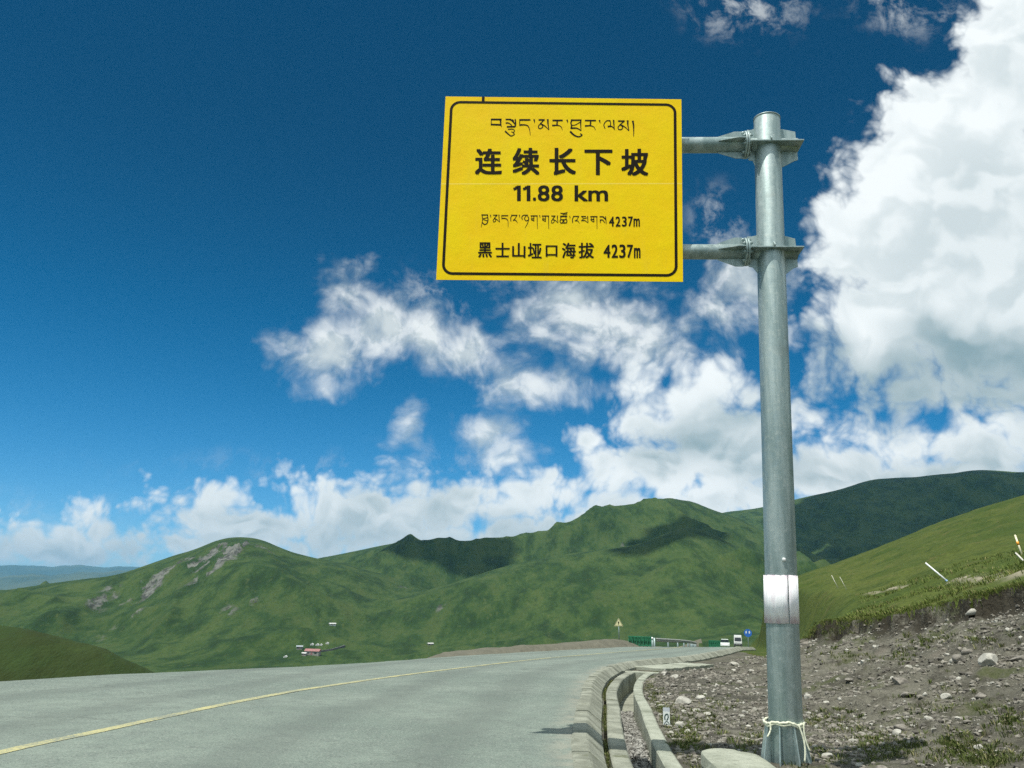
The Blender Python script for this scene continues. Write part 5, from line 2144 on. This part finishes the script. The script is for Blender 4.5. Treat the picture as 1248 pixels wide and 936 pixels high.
def near_line_fast(o, y):
    i = int(np.searchsorted(KERB[:, 1], y))
    p, q = KERB[i - 1], KERB[i]
    f = (y - p[1]) / max(1e-6, q[1] - p[1])
    c = p + (q - p) * f
    t = (q - p) / np.linalg.norm(q - p)
    return (c[0] + t[1] * o, c[1] - t[0] * o), t


M_ROCK = mat_plain('brown rock', (0.20, 0.185, 0.155), 0.9, 0.35, 2.2)


def mat_grass(name, a, d, dry):
    m, N, b = material(name)
    rnd = N.node('ShaderNodeNewGeometry').outputs['Random Per Island']
    c = N.mix(rnd, a, d)
    c = N.mix(N.ramp(rnd, 0.80, 0.86), c, dry)
    finish(N, b, c, 0.8, spec=0.2)
    return m


M_GR = mat_grass('weeds', (0.060, 0.085, 0.018), (0.120, 0.150, 0.040), (0.26, 0.24, 0.12))
M_GR2 = mat_grass('slope grass', (0.085, 0.125, 0.022), (0.150, 0.180, 0.040), (0.24, 0.22, 0.09))


def blades(name, tufts, mat):
    """tufts: (x, y, z, height, spread, count) -> one mass of blades"""
    V, F = [], []
    rng = random.Random(3)
    for (x, y, z, h, sp, n) in tufts:
        for _ in range(n):
            a, r = rng.uniform(0, 6.283), sp * rng.random() ** .6
            bx, by = x + r * cos(a), y + r * sin(a)
            t = rng.uniform(0, 6.283)
            hh = h * rng.uniform(.5, 1.15)
            lx, ly = cos(a) * hh * rng.uniform(.3, 1.3), sin(a) * hh * rng.uniform(.3, 1.3)
            w = hh * 0.13
            k = len(V)
            V += [(bx - w * cos(t), by - w * sin(t), z - .02), (bx + w * cos(t), by + w * sin(t), z - .02),
                  (bx + lx * .4 + w * .8 * cos(t), by + ly * .4 + w * .8 * sin(t), z + hh * .6), (bx + lx * .4 - w * .8 * cos(t), by + ly * .4 - w * .8 * sin(t), z + hh * .6),
                  (bx + lx, by + ly, z + hh)]
            F += [(k, k + 1, k + 2, k + 3), (k + 3, k + 2, k + 4)]
    me = bpy.data.meshes.new(name)
    me.from_pydata(V, [], F)
    me.materials.append(mat)
    o = link(bpy.data.objects.new(name, me))
    tag(o, kind='stuff')
    return o


def build_grass():
    rng = random.Random(8)
    T = []
    # patches of weeds on the dirt, where the picture shows them
    for (u, v, ru, rv, n) in ((835, 905, 26, 14, 90), (815, 870, 12, 20, 50), (850, 880, 30, 14, 60), (870, 860, 30, 10, 30), (1010, 880, 40, 16, 90), (1090, 906, 60, 12, 90), (1185, 918, 50, 14, 110),
                              (1230, 880, 24, 18, 50), (1100, 800, 14, 8, 30), (1120, 780, 25, 8, 30), (1030, 800, 40, 12, 40), (1190, 780, 50, 10, 40), (1205, 925, 30, 10, 60), (990, 920, 30, 12, 60),
                              (915, 900, 28, 10, 30), (1000, 770, 40, 8, 40), (1080, 920, 40, 12, 60), (1170, 905, 20, 10, 60), (905, 925, 8, 8, 40), (1150, 860, 60, 30, 60)):
        for _ in range(n):
            h = hit(u + rng.gauss(0, ru * .6), v + rng.gauss(0, rv * .6), 5)
            if h is None or sdist_pt(h.x, h.y) < 1.27:
                continue
            if 1.9 < h.x < 2.7 and 7.5 < h.y < 9.6:
                continue
            T.append((h.x, h.y, h.z, rng.uniform(.015, .045) * (0.8 + h.length / 22), rng.uniform(.03, .10), rng.randint(10, 22)))
    # strip between kerb and drain
    for _ in range(520):
        y = 7 + 14 * rng.random()
        if fb(y * 1.3, 3.3, 5) + rng.uniform(-.5, .5) < -0.1:
            continue
        p, t = near_line_fast(rng.uniform(.355, .41), y)
        T.append((p[0], p[1], float(zr(p[1])) - .18, rng.uniform(.012, .03), .025, 9))
    for _ in range(420):
        y = 7 + 14 * rng.random()
        p, t = near_line_fast(rng.uniform(1.22, 1.40), y)
        T.append((p[0], p[1], height(p[0], p[1]), rng.uniform(.012, .04), .05, 10))
    blades('grass', T, M_GR)
    # fringe hanging over the edge of the turf, and the turf above it
    T = []
    for _ in range(7000):
        a = radians(rng.uniform(15.5, 38))
        j = int(np.searchsorted(AZ, a))
        i = int(np.searchsorted(RR, LIPR[0, j] if LIPR.ndim == 2 else lip_r(a)))
        r = float(LIPR[i, j]) + rng.uniform(.10, .60)
        x, y = r * sin(a), r * cos(a)
        if fb(a * 130, 1.7, 4) + fb(a * 420, 5.1, 6) * .6 + rng.uniform(-.4, .4) < -0.05:
            continue
        T.append((x, y, height(x, y), rng.uniform(.018, .055), .10, 9))
    for _ in range(9000):
        a = radians(rng.uniform(15.5, 37))
        r = lip_r(a) + 0.6 + 26 * rng.random() ** 2
        x, y = r * sin(a), r * cos(a)
        if sdist_pt(x, y) < 6 or fb(x * .8, y * .8, 12) + rng.uniform(-.7, .7) < 0:
            continue
        T.append((x, y, height(x, y), rng.uniform(.03, .075) * (1 + r / 60), .12, 6))
    blades('grass', T, M_GR2)


build_stones()
build_grass()
